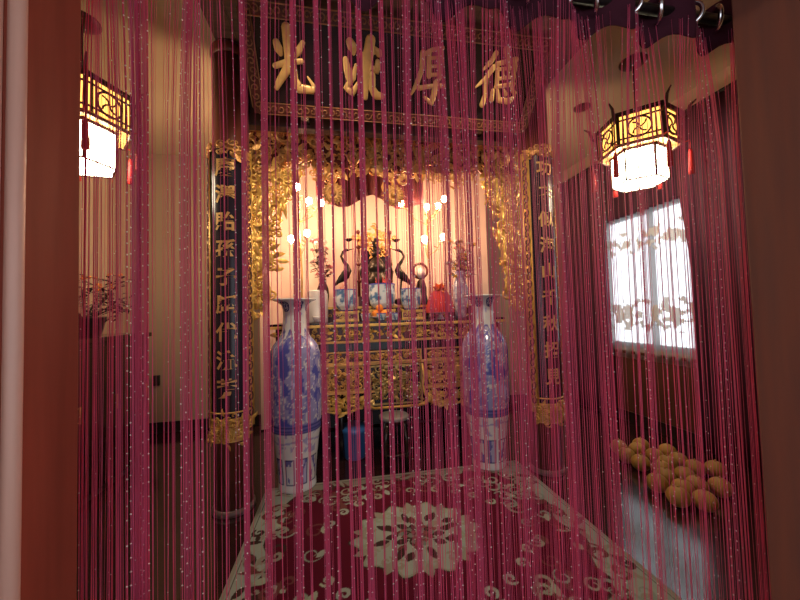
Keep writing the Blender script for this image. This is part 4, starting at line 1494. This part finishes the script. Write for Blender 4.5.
def beads(mb, pts, gap, r, m=1, keep=1.0):
    z = pts[0][2] - R6.uniform(0, gap)
    while z > pts[-1][2]:
        f_ = (pts[0][2] - z) / (pts[0][2] - pts[-1][2]) * (len(pts) - 1)
        i = min(int(f_), len(pts) - 2); u = f_ - i
        p = [pts[i][k] * (1 - u) + pts[i + 1][k] * u for k in range(3)]
        if R6.random() < keep: mb.octa((p[0], p[1] - .001, p[2]), r * R6.uniform(.8, 1.15), m)
        z -= gap * R6.uniform(.85, 1.15)


# bundles: (pixel column at mid height, width in pixels, strands, beaded)
BUN = [(87, 4, 4, 0), (98, 3, 3, 0), (109, 3, 3, 0), (121, 5, 5, 0), (131, 3, 3, 1), (141, 12, 22, 1), (150, 3, 2, 0), (170, 2, 2, 0), (187, 9, 15, 1), (196, 5, 6, 0), (203, 3, 3, 1), (214, 3, 3, 0), (224, 2, 2, 0),
       (246, 5, 8, 1), (267, 6, 10, 1), (278, 2, 2, 0), (297, 6, 11, 1), (308, 2, 2, 0), (322, 5, 9, 1), (335, 2, 3, 1), (346, 3, 5, 0), (357, 2, 3, 0), (366, 6, 10, 1), (379, 2, 2, 0), (389, 5, 8, 1), (399, 3, 3, 0),
       (413, 7, 12, 1), (424, 2, 3, 0), (431, 3, 4, 1), (441, 2, 2, 0), (451, 8, 14, 1), (460, 3, 4, 0), (470, 11, 19, 1), (481, 3, 4, 1), (497, 5, 9, 1), (508, 2, 3, 0), (517, 7, 11, 1), (528, 4, 5, 0),
       (551, 6, 8, 0), (564, 8, 13, 1), (575, 4, 5, 0), (588, 6, 8, 0), (604, 8, 14, 1), (614, 3, 3, 0), (633, 5, 4, 0), (647, 5, 8, 1), (661, 3, 3, 0), (674, 4, 5, 0), (692, 5, 6, 0), (716, 6, 7, 1), (731, 5, 5, 0), (746, 5, 6, 0)]
for (px, wpx, n, bd_) in BUN:
    mb = MB()
    c = atY(px, 310, YC); k = (atY(px + 1, 310, YC).x - c.x)
    ph0 = R6.uniform(0, 6)
    for s in range(n):
        x = c.x + ((s + .5) / n - .5) * wpx * k + R6.uniform(-.3, .3) * k
        y = YC + R6.uniform(-.014, .014)
        pts = strand(mb, x, y, R6.uniform(.0008, .0012), .12 + R6.uniform(0, .06), .004, ph0 + R6.uniform(-.15, .15))
        if bd_ and s % 5 == 0: beads(mb, pts, .027, .0021, keep=.85)
        elif s % 4 == 0: beads(mb, pts, .05, .0014, keep=.5)
    part('strand_bundle', local(mb, O_S), [M_STRING, M_BEAD], t_c)
# loose single strands: count per pixel column
DENS = [(80, .6), (134, .6), (150, .2), (212, .25), (250, .2), (300, .18), (400, .25), (430, .6), (520, .8), (545, .7), (600, .8), (615, .25), (685, .25), (700, .5), (758, .7)]
mb = MB()
for (a, da), (b_, db) in zip(DENS, DENS[1:]):
    cnt = int((b_ - a) * (da + db) / 2)
    for s in range(cnt):
        px = a + (b_ - a) * R6.random()
        c = atY(px, 310, YC)
        pts = strand(mb, c.x, YC + R6.uniform(-.02, .02), R6.uniform(.0003, .00055), .12 + R6.uniform(0, .08), .006, R6.uniform(0, 6))
        if R6.random() < .09: beads(mb, pts, R6.choice((.028, .05, .09)), R6.uniform(.0011, .0018), keep=.75)
part('loose_strands', local(mb, O_S), [M_STRING, M_BEAD], t_c, stuff=True)
